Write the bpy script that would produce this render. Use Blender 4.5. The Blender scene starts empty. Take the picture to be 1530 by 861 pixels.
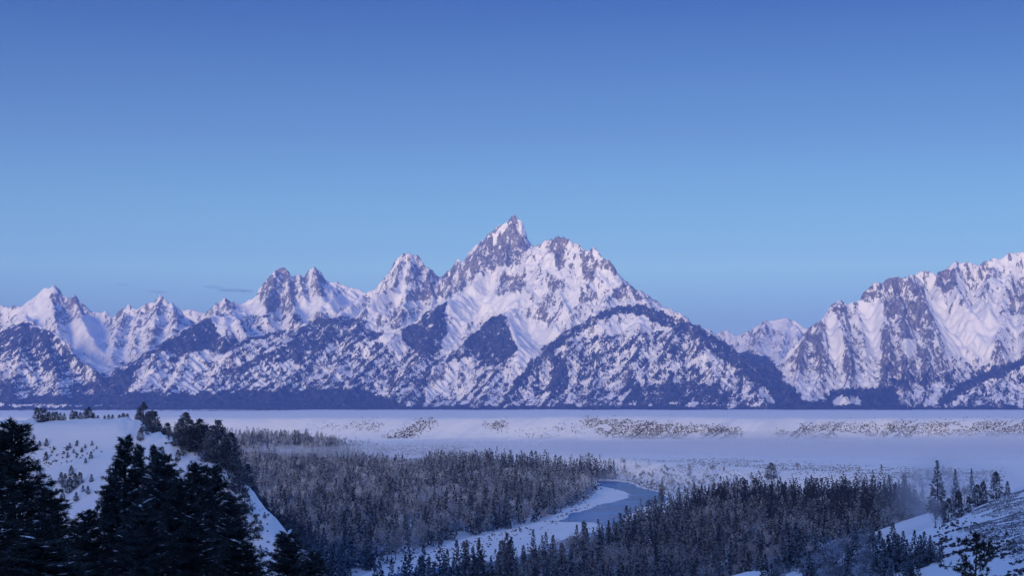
import bpy, math, random, time
import numpy as np
from math import radians as R
T0 = time.time()
random.seed(7); RNG = np.random.default_rng(11)
SC = bpy.context.scene; COL = SC.collection
F, U0, V0, CAMZ = 2500.0, 765.0, 430.5, 100.0
PITCH = math.atan(175.5 / F); CP, SP = math.cos(PITCH), math.sin(PITCH)

def pt(u, v, D):                      # a sight line at forward distance D -> world x, y, z
    xc = (u - U0) / F; yc = (V0 - v) / F
    dy = CP - yc * SP; dz = SP + yc * CP
    return (xc / dy * D, D, CAMZ + dz / dy * D)
def ground_pt(u, v, z=0.0):           # where a sight line meets the level z
    xc = (u - U0) / F; yc = (V0 - v) / F
    dy = CP - yc * SP; dz = SP + yc * CP
    D = (z - CAMZ) / dz * dy
    return (xc / dy * D, D)
def uv_of(x, y, z):
    zz = z - CAMZ
    d = y * CP + zz * SP
    return U0 + F * x / d, V0 - F * (-y * SP + zz * CP) / d

# ------------------------------------------------------------------ noise
_pr = np.random.default_rng(5)
PERM = _pr.permutation(256).astype(np.int32); PERM = np.concatenate([PERM, PERM])
ANG = _pr.random(256) * 6.28318; GX = np.cos(ANG).astype(np.float32); GY = np.sin(ANG).astype(np.float32)
def pn(x, y, seed=0):
    x = np.asarray(x, np.float32); y = np.asarray(y, np.float32)
    xi = np.floor(x); yi = np.floor(y); fx = x - xi; fy = y - yi
    X = (xi.astype(np.int32) + seed * 37) & 255; Y = (yi.astype(np.int32) + seed * 91) & 255
    sx = fx * fx * fx * (fx * (fx * 6 - 15) + 10); sy = fy * fy * fy * (fy * (fy * 6 - 15) + 10)
    def g(a, b, dx, dy):
        h = PERM[PERM[a & 255] + (b & 255)]
        return GX[h] * dx + GY[h] * dy
    n00 = g(X, Y, fx, fy); n10 = g(X + 1, Y, fx - 1, fy); n01 = g(X, Y + 1, fx, fy - 1); n11 = g(X + 1, Y + 1, fx - 1, fy - 1)
    a = n00 + sx * (n10 - n00); b = n01 + sx * (n11 - n01)
    return (a + sy * (b - a)) * 1.5
def fbm(x, y, o=4, seed=0, g=0.5):
    s = 0; a = 1.0
    for i in range(o):
        s = s + a * pn(x, y, seed + i); x = x * 2.03 + 7.1; y = y * 2.03 + 3.3; a *= g
    return s
def ridged(x, y, o=4, seed=0, g=0.5):
    s = 0; a = 1.0; t = 0
    for i in range(o):
        s = s + a * (1 - np.abs(pn(x, y, seed + i)) * 1.6); t += a
        x = x * 2.07 + 5.1; y = y * 2.07 + 9.3; a *= g
    return s / t
def sst(a, b, x):
    t = np.clip((x - a) / (b - a), 0, 1); return t * t * (3 - 2 * t)
def in_poly(u, v, P):
    c = np.zeros(np.shape(u), bool); n = len(P)
    for i in range(n):
        x1, y1 = P[i]; x2, y2 = P[(i + 1) % n]
        if y1 == y2: continue
        k = ((y1 > v) != (y2 > v)) & (u < (x2 - x1) * (v - y1) / (y2 - y1) + x1)
        c ^= k
    return c

# ------------------------------------------------------------------ object helpers
def tag(o, label=None, cat=None, group=None, kind=None):
    if label: o['label'] = label
    if cat: o['category'] = cat
    if group: o['group'] = group
    if kind: o['kind'] = kind
    return o
def mesh_np(name, V, faces, mats, mi=None, smooth=False, attrs=None):
    """faces: list of (m,k) int arrays"""
    me = bpy.data.meshes.new(name)
    V = np.ascontiguousarray(V, np.float32)
    me.vertices.add(len(V)); me.vertices.foreach_set('co', V.ravel())
    fl = [np.asarray(f, np.int32) for f in faces if len(f)]
    li = np.concatenate([f.ravel() for f in fl])
    tot = np.concatenate([np.full(len(f), f.shape[1], np.int32) for f in fl])
    st = np.concatenate([[0], np.cumsum(tot)[:-1]]).astype(np.int32)
    me.loops.add(len(li)); me.loops.foreach_set('vertex_index', li)
    me.polygons.add(len(tot)); me.polygons.foreach_set('loop_start', st); me.polygons.foreach_set('loop_total', tot)
    if mi is not None: me.polygons.foreach_set('material_index', np.asarray(mi, np.int32))
    me.polygons.foreach_set('use_smooth', np.full(len(tot), smooth))
    me.update(calc_edges=True)
    for m in mats: me.materials.append(m)
    for k, a in (attrs or {}).items():
        at = me.attributes.new(k, 'FLOAT', 'POINT'); at.data.foreach_set('value', np.asarray(a, np.float32).ravel())
    return me
def link(name, me, parent=None, loc=None, rz=0, sc=None):
    o = bpy.data.objects.new(name, me); COL.objects.link(o)
    if parent: o.parent = parent
    if loc is not None: o.location = loc
    if rz: o.rotation_euler[2] = rz
    if sc is not None: o.scale = sc if hasattr(sc, '__len__') else (sc, sc, sc)
    return o
def grid_faces(nr, nc, off=0):
    i = np.arange(nr - 1)[:, None] * nc + np.arange(nc - 1)[None, :] + off
    i = i.ravel()
    return np.stack([i, i + 1, i + nc + 1, i + nc], 1)

# ------------------------------------------------------------------ materials
def new_mat(name):
    m = bpy.data.materials.new(name); m.use_nodes = True
    nt = m.node_tree; b = nt.nodes['Principled BSDF']
    return m, nt, b
def N(nt, t, **kw):
    n = nt.nodes.new(t)
    for k, v in kw.items(): setattr(n, k, v)
    return n
def L(nt, a, b): nt.links.new(a, b)
def noise(nt, vec, scale, detail=3, rough=.55):
    n = N(nt, 'ShaderNodeTexNoise'); n.inputs['Scale'].default_value = scale
    n.inputs['Detail'].default_value = detail; n.inputs['Roughness'].default_value = rough
    if vec is not None: L(nt, vec, n.inputs['Vector'])
    return n.outputs[0]
def math_n(nt, op, a, b=None, c=None, clamp=False):
    n = N(nt, 'ShaderNodeMath', operation=op, use_clamp=clamp)
    for i, x in enumerate((a, b, c)):
        if x is None: continue
        if isinstance(x, (int, float)): n.inputs[i].default_value = x
        else: L(nt, x, n.inputs[i])
    return n.outputs[0]
def mixc(nt, f, a, b):
    n = N(nt, 'ShaderNodeMix', data_type='RGBA')
    for i, x in ((0, f), (6, a), (7, b)):
        if isinstance(x, (int, float)): n.inputs[i].default_value = x
        elif isinstance(x, tuple): n.inputs[i].default_value = (*x, 1)
        else: L(nt, x, n.inputs[i])
    return n.outputs[2]
def mrange(nt, x, a, b, c=0., d=1.):
    n = N(nt, 'ShaderNodeMapRange'); L(nt, x, n.inputs[0])
    for i, q in zip((1, 2, 3, 4), (a, b, c, d)): n.inputs[i].default_value = q
    return n.outputs[0]
def mapping(nt, vec, sc):
    n = N(nt, 'ShaderNodeMapping'); L(nt, vec, n.inputs[0]); n.inputs['Scale'].default_value = sc
    return n.outputs[0]
def attr(nt, name):
    n = N(nt, 'ShaderNodeAttribute'); n.attribute_name = name; return n.outputs['Fac']
def objco(nt): return N(nt, 'ShaderNodeTexCoord').outputs['Object']

SNOW = (.80, .82, .86)
def mat_mountain():
    m, nt, b = new_mat('mountain_surface')
    co = objco(nt)
    rk = attr(nt, 'rock'); fo = attr(nt, 'forest')
    n1 = noise(nt, mapping(nt, co, (.030, .014, .018)), 1.0, 6, .72)
    n2 = noise(nt, mapping(nt, co, (.0035, .003, .002)), 1.0, 3, .5)
    n1b = noise(nt, mapping(nt, co, (.085, .03, .05)), 1.0, 3, .6)
    # rock: coverage attribute against noise
    t = math_n(nt, 'ADD', math_n(nt, 'MULTIPLY', math_n(nt, 'SUBTRACT', rk, .5), .50), math_n(nt, 'ADD', math_n(nt, 'MULTIPLY', n1, .62), math_n(nt, 'MULTIPLY', n1b, .38)))
    rfac = mrange(nt, t, .50, .545)
    rc = mixc(nt, mrange(nt, noise(nt, mapping(nt, co, (.045, .03, .010)), 1., 5, .7), .38, .62), (.055, .055, .07), (.25, .235, .24))
    sn = mixc(nt, noise(nt, co, .01, 3), (.74, .76, .82), (.84, .84, .87))
    c1 = mixc(nt, rfac, sn, rc)
    # trees: finer, taller speckle
    n3 = noise(nt, mapping(nt, co, (.075, .03, .042)), 1.0, 3, .65)
    n4 = noise(nt, mapping(nt, co, (.013, .008, .009)), 1.0, 4, .6)
    t2 = math_n(nt, 'ADD', math_n(nt, 'MULTIPLY', math_n(nt, 'SUBTRACT', fo, .5), .52), math_n(nt, 'ADD', math_n(nt, 'MULTIPLY', n3, .58), math_n(nt, 'MULTIPLY', n4, .42)))
    ffac = mrange(nt, t2, .475, .535)
    fc = mixc(nt, mrange(nt, noise(nt, mapping(nt, co, (.035, .02, .03)), 1., 4, .75), .42, .66), (.005, .008, .016), (.085, .095, .13))
    c2 = mixc(nt, ffac, c1, fc)
    L(nt, c2, b.inputs['Base Color']); b.inputs['Roughness'].default_value = .85
    b.inputs['Specular IOR Level'].default_value = .15
    bp = N(nt, 'ShaderNodeBump'); bp.inputs['Strength'].default_value = .6; bp.inputs['Distance'].default_value = 14
    L(nt, math_n(nt, 'ADD', n1, math_n(nt, 'MULTIPLY', ffac, .4)), bp.inputs['Height']); L(nt, bp.outputs[0], b.inputs['Normal'])
    return m
def mat_ground():
    m, nt, b = new_mat('snow_ground')
    co = objco(nt)
    br = attr(nt, 'scrub')
    n0 = noise(nt, co, .6, 4, .65); n1 = noise(nt, co, .05, 4, .6)
    t = math_n(nt, 'ADD', math_n(nt, 'MULTIPLY', math_n(nt, 'SUBTRACT', br, .5), .62), math_n(nt, 'ADD', math_n(nt, 'MULTIPLY', n0, .6), math_n(nt, 'MULTIPLY', n1, .4)))
    f = mrange(nt, t, .50, .58)
    sn = mixc(nt, mrange(nt, noise(nt, co, .012, 4), .3, .7), (.74, .77, .83), (.84, .85, .88))
    c = mixc(nt, f, sn, mixc(nt, n0, (.07, .06, .055), (.17, .15, .14)))
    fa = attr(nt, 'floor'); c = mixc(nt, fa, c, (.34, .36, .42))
    L(nt, c, b.inputs['Base Color']); b.inputs['Roughness'].default_value = .7; b.inputs['Specular IOR Level'].default_value = .2
    bp = N(nt, 'ShaderNodeBump'); bp.inputs['Strength'].default_value = .8; bp.inputs['Distance'].default_value = 1.3
    L(nt, math_n(nt, 'ADD', n1, math_n(nt, 'MULTIPLY', n0, .3)), bp.inputs['Height']); L(nt, bp.outputs[0], b.inputs['Normal'])
    return m
def mat_foliage(name, dark, light, frost, fw=.5, scale=.5):
    """dark/light needle colours; frost colour settles on upward faces and by the per-face 'frost' value"""
    m, nt, b = new_mat(name)
    co = objco(nt)
    f = attr(nt, 'frost')
    rnd = N(nt, 'ShaderNodeObjectInfo').outputs['Random']
    g = N(nt, 'ShaderNodeNewGeometry'); sx = N(nt, 'ShaderNodeSeparateXYZ'); L(nt, g.outputs['Normal'], sx.inputs[0])
    up = math_n(nt, 'ABSOLUTE', sx.outputs[2])
    t = math_n(nt, 'ADD', f, math_n(nt, 'MULTIPLY', math_n(nt, 'SUBTRACT', rnd, .5), .35))
    t = math_n(nt, 'ADD', t, math_n(nt, 'MULTIPLY', math_n(nt, 'SUBTRACT', up, .5), .35))
    t = math_n(nt, 'MULTIPLY', t, fw, clamp=True)
    c = mixc(nt, noise(nt, co, scale, 2), dark, light)
    c = mixc(nt, t, c, frost)
    L(nt, c, b.inputs['Base Color']); b.inputs['Roughness'].default_value = .8; b.inputs['Specular IOR Level'].default_value = .1
    return m
def mat_plain(name, c1, c2, scale=2., rough=.85):
    m, nt, b = new_mat(name)
    L(nt, mixc(nt, mrange(nt, noise(nt, objco(nt), scale, 4), .3, .7), c1, c2), b.inputs['Base Color'])
    b.inputs['Roughness'].default_value = rough; b.inputs['Specular IOR Level'].default_value = .15
    return m
def mat_water():
    m, nt, b = new_mat('river_water')
    co = objco(nt)
    n = noise(nt, mapping(nt, co, (.010, .009, .02)), 1., 3, .5)
    L(nt, mixc(nt, mrange(nt, n, .40, .60), (.006, .045, .16), (.04, .17, .42)), b.inputs['Base Color'])
    b.inputs['Roughness'].default_value = .25; b.inputs['Specular IOR Level'].default_value = .12; b.inputs['IOR'].default_value = 1.33
    bp = N(nt, 'ShaderNodeBump'); bp.inputs['Strength'].default_value = .12; bp.inputs['Distance'].default_value = .2
    L(nt, noise(nt, mapping(nt, co, (.4, .9, 1)), 1., 4, .6), bp.inputs['Height']); L(nt, bp.outputs[0], b.inputs['Normal'])
    return m
def mat_volume(name, color, density, aniso=0.0):
    m = bpy.data.materials.new(name); m.use_nodes = True; nt = m.node_tree
    nt.nodes.remove(nt.nodes['Principled BSDF'])
    v = N(nt, 'ShaderNodeVolumePrincipled'); v.inputs['Color'].default_value = (*color, 1)
    v.inputs['Density'].default_value = density; v.inputs['Anisotropy'].default_value = aniso
    L(nt, v.outputs[0], nt.nodes['Material Output'].inputs['Volume'])
    return m
M = dict(
    mountain=mat_mountain(), ground=mat_ground(), water=mat_water(),
    spruce=mat_foliage('frosted_spruce_needles', (.013, .019, .022), (.036, .046, .052), (.32, .40, .50), .78, .3),
    pine=mat_foliage('dark_pine_needles', (.010, .016, .014), (.030, .042, .036), (.3, .34, .40), .3, .5),
    ridge=mat_foliage('ridge_pine_needles', (.014, .019, .020), (.036, .044, .044), (.28, .34, .42), .6, .3),
    twig=mat_foliage('frosted_twigs', (.08, .09, .11), (.13, .14, .17), (.48, .56, .70), .95, .4),
    bark=mat_plain('dark_bark', (.03, .026, .023), (.09, .075, .065)),
    paleb=mat_plain('pale_bark', (.12, .11, .11), (.3, .29, .28)),
    scrub=mat_foliage('sagebrush_twigs', (.035, .033, .034), (.08, .075, .075), (.34, .35, .40), .45, .3),
    clump=mat_plain('lying_snow', (.74, .77, .83), (.86, .87, .9), 3.),
)

# ------------------------------------------------------------------ the mountains
# ridge = (list of (u, v, km), steepness near the crest, gentler slope lower down, steep length)
RIDGES = []
def ridge(pts, k1=.9, k2=.42, Ls=260., rib=.45, xs=1.):
    RIDGES.append(([pt(u, v, d * 1000.) for u, v, d in pts], k1 * 1.1, k2 * 1.3, Ls, rib, xs))
def lin(pts, d0, d1):
    u0, u1 = pts[0][0], pts[-1][0]
    return [(u, v, d0 + (d1 - d0) * (u - u0) / (u1 - u0)) for u, v in pts]
# far left peaks
ridge(lin([(-420,470),(-330,452),(-260,478),(-170,440),(-100,468),(-30,456),(0,455),(18,456),(35,456),(45,448),(60,434),(72,425),(80,422),(88,430),(95,438),(103,441),(110,438),(117,450),(126,456),(132,462),(143,463),(150,464),(157,461),(167,468),(176,460),(184,456),(191,452),(202,459),(212,455),(222,448),(230,443),(240,437),(248,440),(255,448),(266,459),(280,476),(300,490)],19.2,18.2),1.1,.5)
ridge(lin([(255,466),(271,461),(282,463),(307,465),(330,468)],20.5,20.5))
ridge([(80,423,18.9),(76,440,18.4),(80,458,17.9),(86,492,17.0)],1.1,.6,200)
ridge([(45,448,18.9),(38,462,18.4),(40,476,17.4)],.9,.5)
ridge([(112,440,18.7),(120,462,18.),(126,484,17.3),(140,510,16.6)],1.,.6)
ridge([(192,453,18.5),(182,475,17.9),(172,500,17.1),(165,532,16.2)],1.,.6,200)
ridge([(215,455,18.4),(205,488,17.4),(200,520,16.4)],1.,.6,200)
ridge([(240,438,18.4),(232,470,17.5),(226,505,16.5),(215,535,15.6)],1.,.6,200)
ridge([(256,449,18.3),(262,475,17.4),(258,500,16.4)],1.,.6,200)
ridge([(-80,505,16.),(-30,490,16.),(0,484,16.),(25,476,16.),(50,482,15.9),(75,500,15.6)],.7,.4)
# middle left peaks
ridge(lin([(306,470),(314,463),(323,450),(337,443),(349,447),(360,455),(368,446),(382,440),(392,431),(401,419),(410,406),(414,400),(422,398),(429,405),(435,412),(439,406),(445,404),(454,410),(459,404),(470,396),(477,399),(484,412),(492,421),(505,440),(520,455)],17.4,17.9),1.2,.55)
ridge(lin([(484,411),(489,413),(510,424),(528,429),(545,435),(560,446)],20.,20.),.6,.4)
ridge([(337,444,17.3),(338,456,16.6),(345,463,15.9),(356,480,15.2)],.9,.5,200)
ridge([(323,452,17.2),(325,463,16.5),(318,475,15.7)],.9,.5,200)
ridge([(414,401,17.5),(404,428,16.9),(398,450,16.4),(396,466,15.9)],1.2,.6,200)
ridge([(429,405,17.6),(432,430,17.),(436,452,16.5),(440,470,15.9)],1.2,.6,160)
ridge([(445,405,17.7),(450,424,17.2),(458,450,16.7)],1.2,.6,160)
ridge([(470,397,17.8),(474,420,17.2),(480,440,16.7),(478,462,16.1)],1.2,.6,160)
ridge([(492,422,17.9),(498,440,17.1),(492,456,16.4)],1.,.6,160)
# middle peak
ridge(lin([(530,452),(545,439),(558,429),(570,417),(581,405),(592,391),(601,380),(611,376),(625,381),(634,393),(640,402),(646,402),(652,408),(664,408),(673,398),(685,382),(691,387),(697,385),(703,385)],17.2,17.9),1.3,.6)
ridge([(601,380,17.5),(596,405,17.),(586,425,16.6),(560,445,16.2),(540,458,15.9)],1.2,.6,200)
ridge([(612,377,17.6),(612,405,17.),(606,430,16.6),(602,455,16.0),(598,480,15.4)],1.2,.6,200)
ridge([(634,393,17.6),(640,420,17.1),(646,440,16.7),(642,458,16.1)],1.3,.7,160)
ridge([(545,439,17.1),(530,450,16.5),(512,462,16.1),(505,474,15.6)],.9,.5,200)
ridge([(664,408,17.8),(662,430,17.2),(660,448,16.4)],1.2,.6,160)
# the great peak
ridge(lin([(699,388),(704,385),(709,366),(715,360),(724,356),(730,348),(739,339),(746,333),(752,328),(759,323),(765,320),(772,320),(778,324),(783,333),(787,347),(790,364),(801,362),(816,356)],17.8,17.3),1.15,.6,300,.45,5.)
ridge([(688,384,17.8),(684,405,17.3),(676,425,16.9),(668,446,16.2)],1.3,.6,160)
ridge([(706,372,17.8),(704,395,17.3),(694,415,16.9),(682,435,16.5)],1.3,.6,160)
ridge([(729,354,17.7),(728,380,17.3),(722,400,16.9),(706,420,16.6)],1.3,.6,160)
ridge([(766,324,17.6),(762,350,17.3),(755,375,17.),(752,398,16.7),(745,424,16.3),(742,440,16.)],1.6,.7,250)
ridge([(783,347,17.5),(778,372,17.2),(770,392,16.9),(778,410,16.5),(786,430,16.2)],1.3,.6,160)
# the broad front peak
ridge(lin([(788,366),(801,362),(816,356),(822,354),(827,358),(834,351),(843,349),(849,350),(862,356),(872,365),(879,374),(888,371),(894,374),(896,381),(909,383),(917,392),(922,406),(932,413),(943,423),(953,437),(960,450),(973,460),(986,462),(1004,472),(1024,478),(1042,483),(1057,495),(1078,510),(1084,515),(1099,524),(1113,530),(1128,542),(1143,555),(1155,565),(1166,574),(1176,586),(1195,600)],16.8,13.4),1.2,.55)
ridge([(801,362,16.8),(806,390,16.4),(812,415,16.1),(818,435,15.8),(822,460,15.4),(829,486,14.9)],1.1,.55,200)
ridge([(838,352,16.5),(836,380,16.2),(838,405,15.9),(836,430,15.5),(845,455,15.1)],1.5,.6,160)
ridge([(862,357,16.4),(872,392,16.),(880,412,15.7),(865,445,15.3),(856,470,15.),(849,488,14.7)],1.1,.55,180)
ridge([(894,376,16.1),(884,405,15.7),(876,420,15.5),(858,436,15.4)],1.1,.55,160)
ridge([(930,412,15.6),(918,425,15.4),(903,445,15.1),(888,465,14.7)],1.1,.5,160)
ridge([(943,424,15.4),(940,440,15.2),(930,456,14.95)],.8,.4,160)
ridge([(788,370,17.1),(792,400,16.7),(784,425,16.2),(770,445,15.7)],1.,.5,160)
# far gap peaks
ridge(lin([(1030,500),(1051,489),(1067,492),(1092,496),(1100,500),(1122,492),(1134,485),(1145,477),(1164,476),(1176,474),(1187,480),(1205,487),(1230,492)],21.,20.),.8,.5)
ridge([(1145,477,20.3),(1138,500,19.3),(1128,520,18.5)],.9,.5)
ridge([(1176,475,20.2),(1170,500,19.2),(1162,530,18.),(1165,556,17.)],.9,.5)
ridge([(1187,481,20.),(1192,510,19.),(1190,545,17.6)],.9,.5)
# right massif
ridge(lin([(1185,545),(1192,520),(1203,494),(1214,480),(1230,473),(1239,459),(1247,446),(1252,442),(1260,446),(1266,454),(1272,450),(1276,442),(1286,434),(1295,428),(1298,422),(1306,417),(1318,421),(1329,414),(1350,414),(1357,412),(1364,409),(1375,416)],15.,15.7),1.4,.6,300)
ridge(lin([(1350,416),(1364,409),(1378,401),(1390,400),(1396,407),(1405,399),(1417,398),(1428,389),(1451,391),(1466,393),(1487,381),(1505,374),(1520,375),(1545,370),(1580,384),(1630,360),(1700,385),(1780,370),(1850,410),(1950,440)],16.2,16.8),1.3,.55,260)
ridge([(1203,494,15.),(1198,525,14.5),(1190,555,13.9),(1180,585,13.3)],1.2,.6,160)
ridge([(1230,473,15.1),(1226,505,14.6),(1232,540,14.1),(1216,575,13.5),(1205,598,13.1)],1.2,.6,200)
ridge([(1252,443,15.3),(1256,480,14.8),(1266,515,14.4),(1272,550,13.9),(1262,585,13.3)],1.3,.6,200)
ridge([(1272,451,15.4),(1284,480,15.),(1290,515,14.5),(1288,550,14.)],1.2,.6,140)
ridge([(1306,418,15.6),(1318,445,15.2),(1326,480,14.8),(1328,520,14.3),(1318,560,13.8),(1310,590,13.3)],1.4,.6,200)
ridge([(1332,415,15.6),(1345,450,15.1),(1352,490,14.6),(1350,535,14.1),(1356,575,13.5),(1350,600,13.1)],1.4,.6,200)
ridge([(1358,412,15.6),(1376,440,15.2),(1392,475,14.8),(1405,520,14.3),(1418,560,13.8),(1400,590,13.3)],1.3,.6,200)
ridge([(1392,478,14.8),(1385,520,14.3),(1384,560,13.7),(1378,595,13.2)],1.1,.55,160)
ridge([(1405,400,16.3),(1400,420,16.),(1410,435,15.7)],1.3,.5,120)
ridge([(1428,390,16.3),(1424,415,15.9),(1432,440,15.5),(1455,466,15.2)],1.2,.5,160)
ridge([(1487,382,16.4),(1478,410,16.),(1466,440,15.6),(1478,462,15.2)],1.2,.5,160)
ridge([(1520,376,16.5),(1508,410,16.1),(1496,440,15.7),(1500,470,15.2),(1490,500,14.8),(1500,530,14.4)],1.2,.5,200)
ridge([(1545,371,16.6),(1536,420,16.),(1530,460,15.4),(1534,510,14.7)],1.2,.5,200)
ridge([(1690,470,14.6),(1600,500,14.3),(1560,520,14.1),(1529,537,13.9),(1499,550,13.8),(1475,561,13.7),(1451,569,13.6),(1430,580,13.45),(1405,599,13.2)],.5,.4)
ridge([(1499,550,13.8),(1490,575,13.4),(1480,600,13.)],.5,.3)
ridge([(1195,592,13.),(1212,586,13.),(1232,590,13.),(1240,600,12.95)],.45,.35)
ridge([(1240,598,12.95),(1262,590,12.9),(1280,594,12.9),(1292,604,12.9)],.45,.35)
# front hills
ridge([(-300,500,14.9),(-150,515,14.6),(-60,500,14.7),(0,487,14.7),(33,480,14.6),(56,487,14.5),(77,495,14.4),(97,510,14.3),(110,528,14.15),(133,543,14.),(153,561,13.8),(172,580,13.5)],.62,.42,300,.6)
ridge([(33,481,14.6),(30,520,14.1),(20,560,13.6),(15,585,13.2)],.55,.42,200)
ridge([(60,489,14.5),(75,530,14.),(85,560,13.6),(90,588,13.2)],.55,.42,200)
ridge([(140,592,13.4),(158,567,13.7),(179,553,13.8),(194,543,13.95),(217,528,14.2),(237,515,14.35),(260,502,14.6),(290,483,14.95),(310,474,15.2),(325,468,15.4),(345,465,15.7),(370,466,16.2),(396,460,16.7)],.6,.42,300,.6)
ridge([(290,484,14.9),(282,520,14.4),(262,555,13.8),(250,590,13.2)],.55,.42,200)
ridge([(237,516,14.3),(225,550,13.8),(205,585,13.3)],.55,.42,200)
ridge([(335,468,15.4),(338,500,14.9),(325,540,14.3),(305,580,13.5)],.55,.42,200)
ridge([(345,520,14.3),(357,507,14.5),(379,501,14.7),(400,498,14.85),(425,493,15.),(452,486,15.15),(471,476,15.3),(491,474,15.4),(513,473,15.5),(532,472,15.6),(555,466,15.75),(580,463,15.9),(600,462,16.2)],.62,.42,300,.6)
ridge([(452,487,15.1),(425,505,14.7),(396,522,14.4),(355,548,14.),(315,575,13.5)],.6,.42,200)
ridge([(500,474,15.4),(480,510,14.8),(452,540,14.3),(415,575,13.6),(400,598,13.15)],.6,.42,200)
ridge([(540,471,15.6),(520,515,14.8),(500,550,14.2),(480,580,13.6)],.6,.42,200)
ridge([(548,500,14.9),(573,498,15.),(592,494,15.1),(610,482,15.25),(631,470,15.4),(649,460,15.55),(664,451,15.75),(675,446,16.),(690,436,16.4)],.65,.42,260,.5)
ridge([(592,495,15.),(560,530,14.5),(530,560,13.9),(515,595,13.3)],.6,.42,200)
ridge([(649,461,15.5),(645,495,14.9),(630,528,14.4),(600,560,13.8),(585,592,13.3)],.6,.42,220)
ridge([(790,440,16.),(770,455,15.4),(748,466,15.1),(730,480,14.9),(716,489,14.8),(691,511,14.5),(661,532,14.2),(631,559,13.8),(607,592,13.25)],.65,.42,220,.4)
ridge([(748,466,15.1),(752,500,14.6),(742,540,14.1),(730,570,13.6),(720,600,13.15)],.55,.42,220)
ridge([(748,467,15.1),(765,490,14.7),(774,515,14.3),(768,535,14.05)],.55,.42,220)
ridge([(752,597,13.2),(759,586,13.35),(773,566,13.6),(790,545,13.9),(820,513,14.3),(858,488,14.6),(886,473,14.8),(909,461,14.9),(932,458,14.95),(960,453,15.0),(973,460,14.9)],.7,.42,260,.35)
ridge([(858,489,14.6),(850,525,14.1),(830,565,13.6),(815,598,13.2)],.55,.42,200)
ridge([(909,462,14.9),(905,500,14.4),(885,545,13.9),(880,598,13.15)],.55,.42,200)
ridge([(950,455,14.95),(955,495,14.4),(945,540,13.8),(940,600,13.1)],.6,.42,200)
ridge([(1004,473,14.7),(1002,510,14.2),(1000,555,13.6),(1010,602,13.05)],.55,.42,200)
ridge([(1042,484,14.5),(1052,520,14.),(1068,560,13.5),(1080,602,13.)],.55,.42,200)
ridge([(1099,525,14.),(1112,550,13.7),(1125,580,13.3),(1150,604,13.)],.5,.42,200)
ridge([(1120,530,18.),(1140,538,17.),(1150,550,16.)],.5,.4)
# rock band behind the dark crest, left of the middle peak
ridge([(560,470,16.),(575,480,15.7),(590,485,15.4)],.9,.5,120)

def blur(a, n=1):
    for _ in range(n):
        p = np.pad(a, 1, mode='edge')
        a = (p[:-2,1:-1] + p[2:,1:-1] + p[1:-1,:-2] + p[1:-1,2:] + 4 * p[1:-1,1:-1]
             + .5 * (p[:-2,:-2] + p[2:,2:] + p[2:,:-2] + p[:-2,2:])) / 10
    return a
def bil(A, fx, fy):
    h, w = A.shape
    fx = np.clip(fx, 0, w - 1.001); fy = np.clip(fy, 0, h - 1.001)
    ix = fx.astype(np.int32); iy = fy.astype(np.int32); tx = (fx - ix).astype(np.float32); ty = (fy - iy).astype(np.float32)
    return (A[iy, ix] * (1 - tx) * (1 - ty) + A[iy, ix + 1] * tx * (1 - ty) + A[iy + 1, ix] * (1 - tx) * ty + A[iy + 1, ix + 1] * tx * ty)

X0, X1, Y0, Y1 = -8200., 8200., 12400., 22600.
def base_height(CS):
    xs = np.arange(X0, X1, CS, dtype=np.float32); ys = np.arange(Y0, Y1, CS, dtype=np.float32)
    X, Y = np.meshgrid(xs, ys)
    H = 60 + 60 * sst(12700, 13600, Y) * (1 + .6 * fbm(X / 900, Y / 900, 3, 3)) + 160 * sst(13600, 22000, Y)
    H = H.astype(np.float32)
    nz = fbm(X / 420, Y / 420, 3, 21).astype(np.float32); CMK = np.zeros_like(X)
    for ri, (P, k1, k2, Ls, rib, xs_) in enumerate(RIDGES):
        P = np.array(P, np.float32)
        best = np.full(X.shape, -1e9, np.float32)
        zmax = P[:, 2].max(); s0 = 0.
        for a, b in zip(P[:-1], P[1:]):
            rad = (max(a[2], b[2])) / k2 / .55
            x0 = int(max(0, (min(a[0], b[0]) - rad - X0) / CS)); x1 = int(min(len(xs), (max(a[0], b[0]) + rad - X0) / CS + 1))
            y0 = int(max(0, (min(a[1], b[1]) - rad - Y0) / CS)); y1 = int(min(len(ys), (max(a[1], b[1]) + rad - Y0) / CS + 1))
            ln = float(np.hypot(b[0] - a[0], b[1] - a[1])) + 1e-3
            if x1 <= x0 or y1 <= y0: s0 += ln; continue
            xx = X[y0:y1, x0:x1]; yy = Y[y0:y1, x0:x1]
            dx, dy = (b[0] - a[0]) / ln, (b[1] - a[1]) / ln
            t = np.clip((xx - a[0]) * dx + (yy - a[1]) * dy, 0, ln)
            px = xx - (a[0] + dx * t); py = yy - (a[1] + dy * t)
            if xs_ > 1: px = np.where(px > 0, px * xs_, px)
            d = np.sqrt(px * px + py * py)
            s = s0 + t
            rb = pn(s / 330 + d / 1800, d / 1500 + ri * 3.7, ri) + .5 * pn(s / 120, d / 700 + ri * 1.7, ri + 9)
            d2 = d * np.maximum(.88, (1 + rib * (rb + .3) * sst(30, 500, d)) * (1 + .18 * nz[y0:y1, x0:x1]))
            z = a[2] + (b[2] - a[2]) * t / ln - (k2 * d2 + (k1 - k2) * Ls * (1 - np.exp(-np.maximum(d2, 0) / Ls)))
            sub = best[y0:y1, x0:x1]; np.maximum(sub, z, out=sub)
            sub = CMK[y0:y1, x0:x1]; np.maximum(sub, np.clip(1.25 - d / 170, 0, 1), out=sub)
            s0 += ln
        d = best - H; w = 25.                      # soft maximum keeps the gully floors rounded
        H = np.where(d > w, best, np.where(d < -w, H, H + (d + w) ** 2 / (4 * w))).astype(np.float32)
    return X, Y, H, CMK
CS = 17.
X, Y, H, CMK = base_height(20.)
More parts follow.
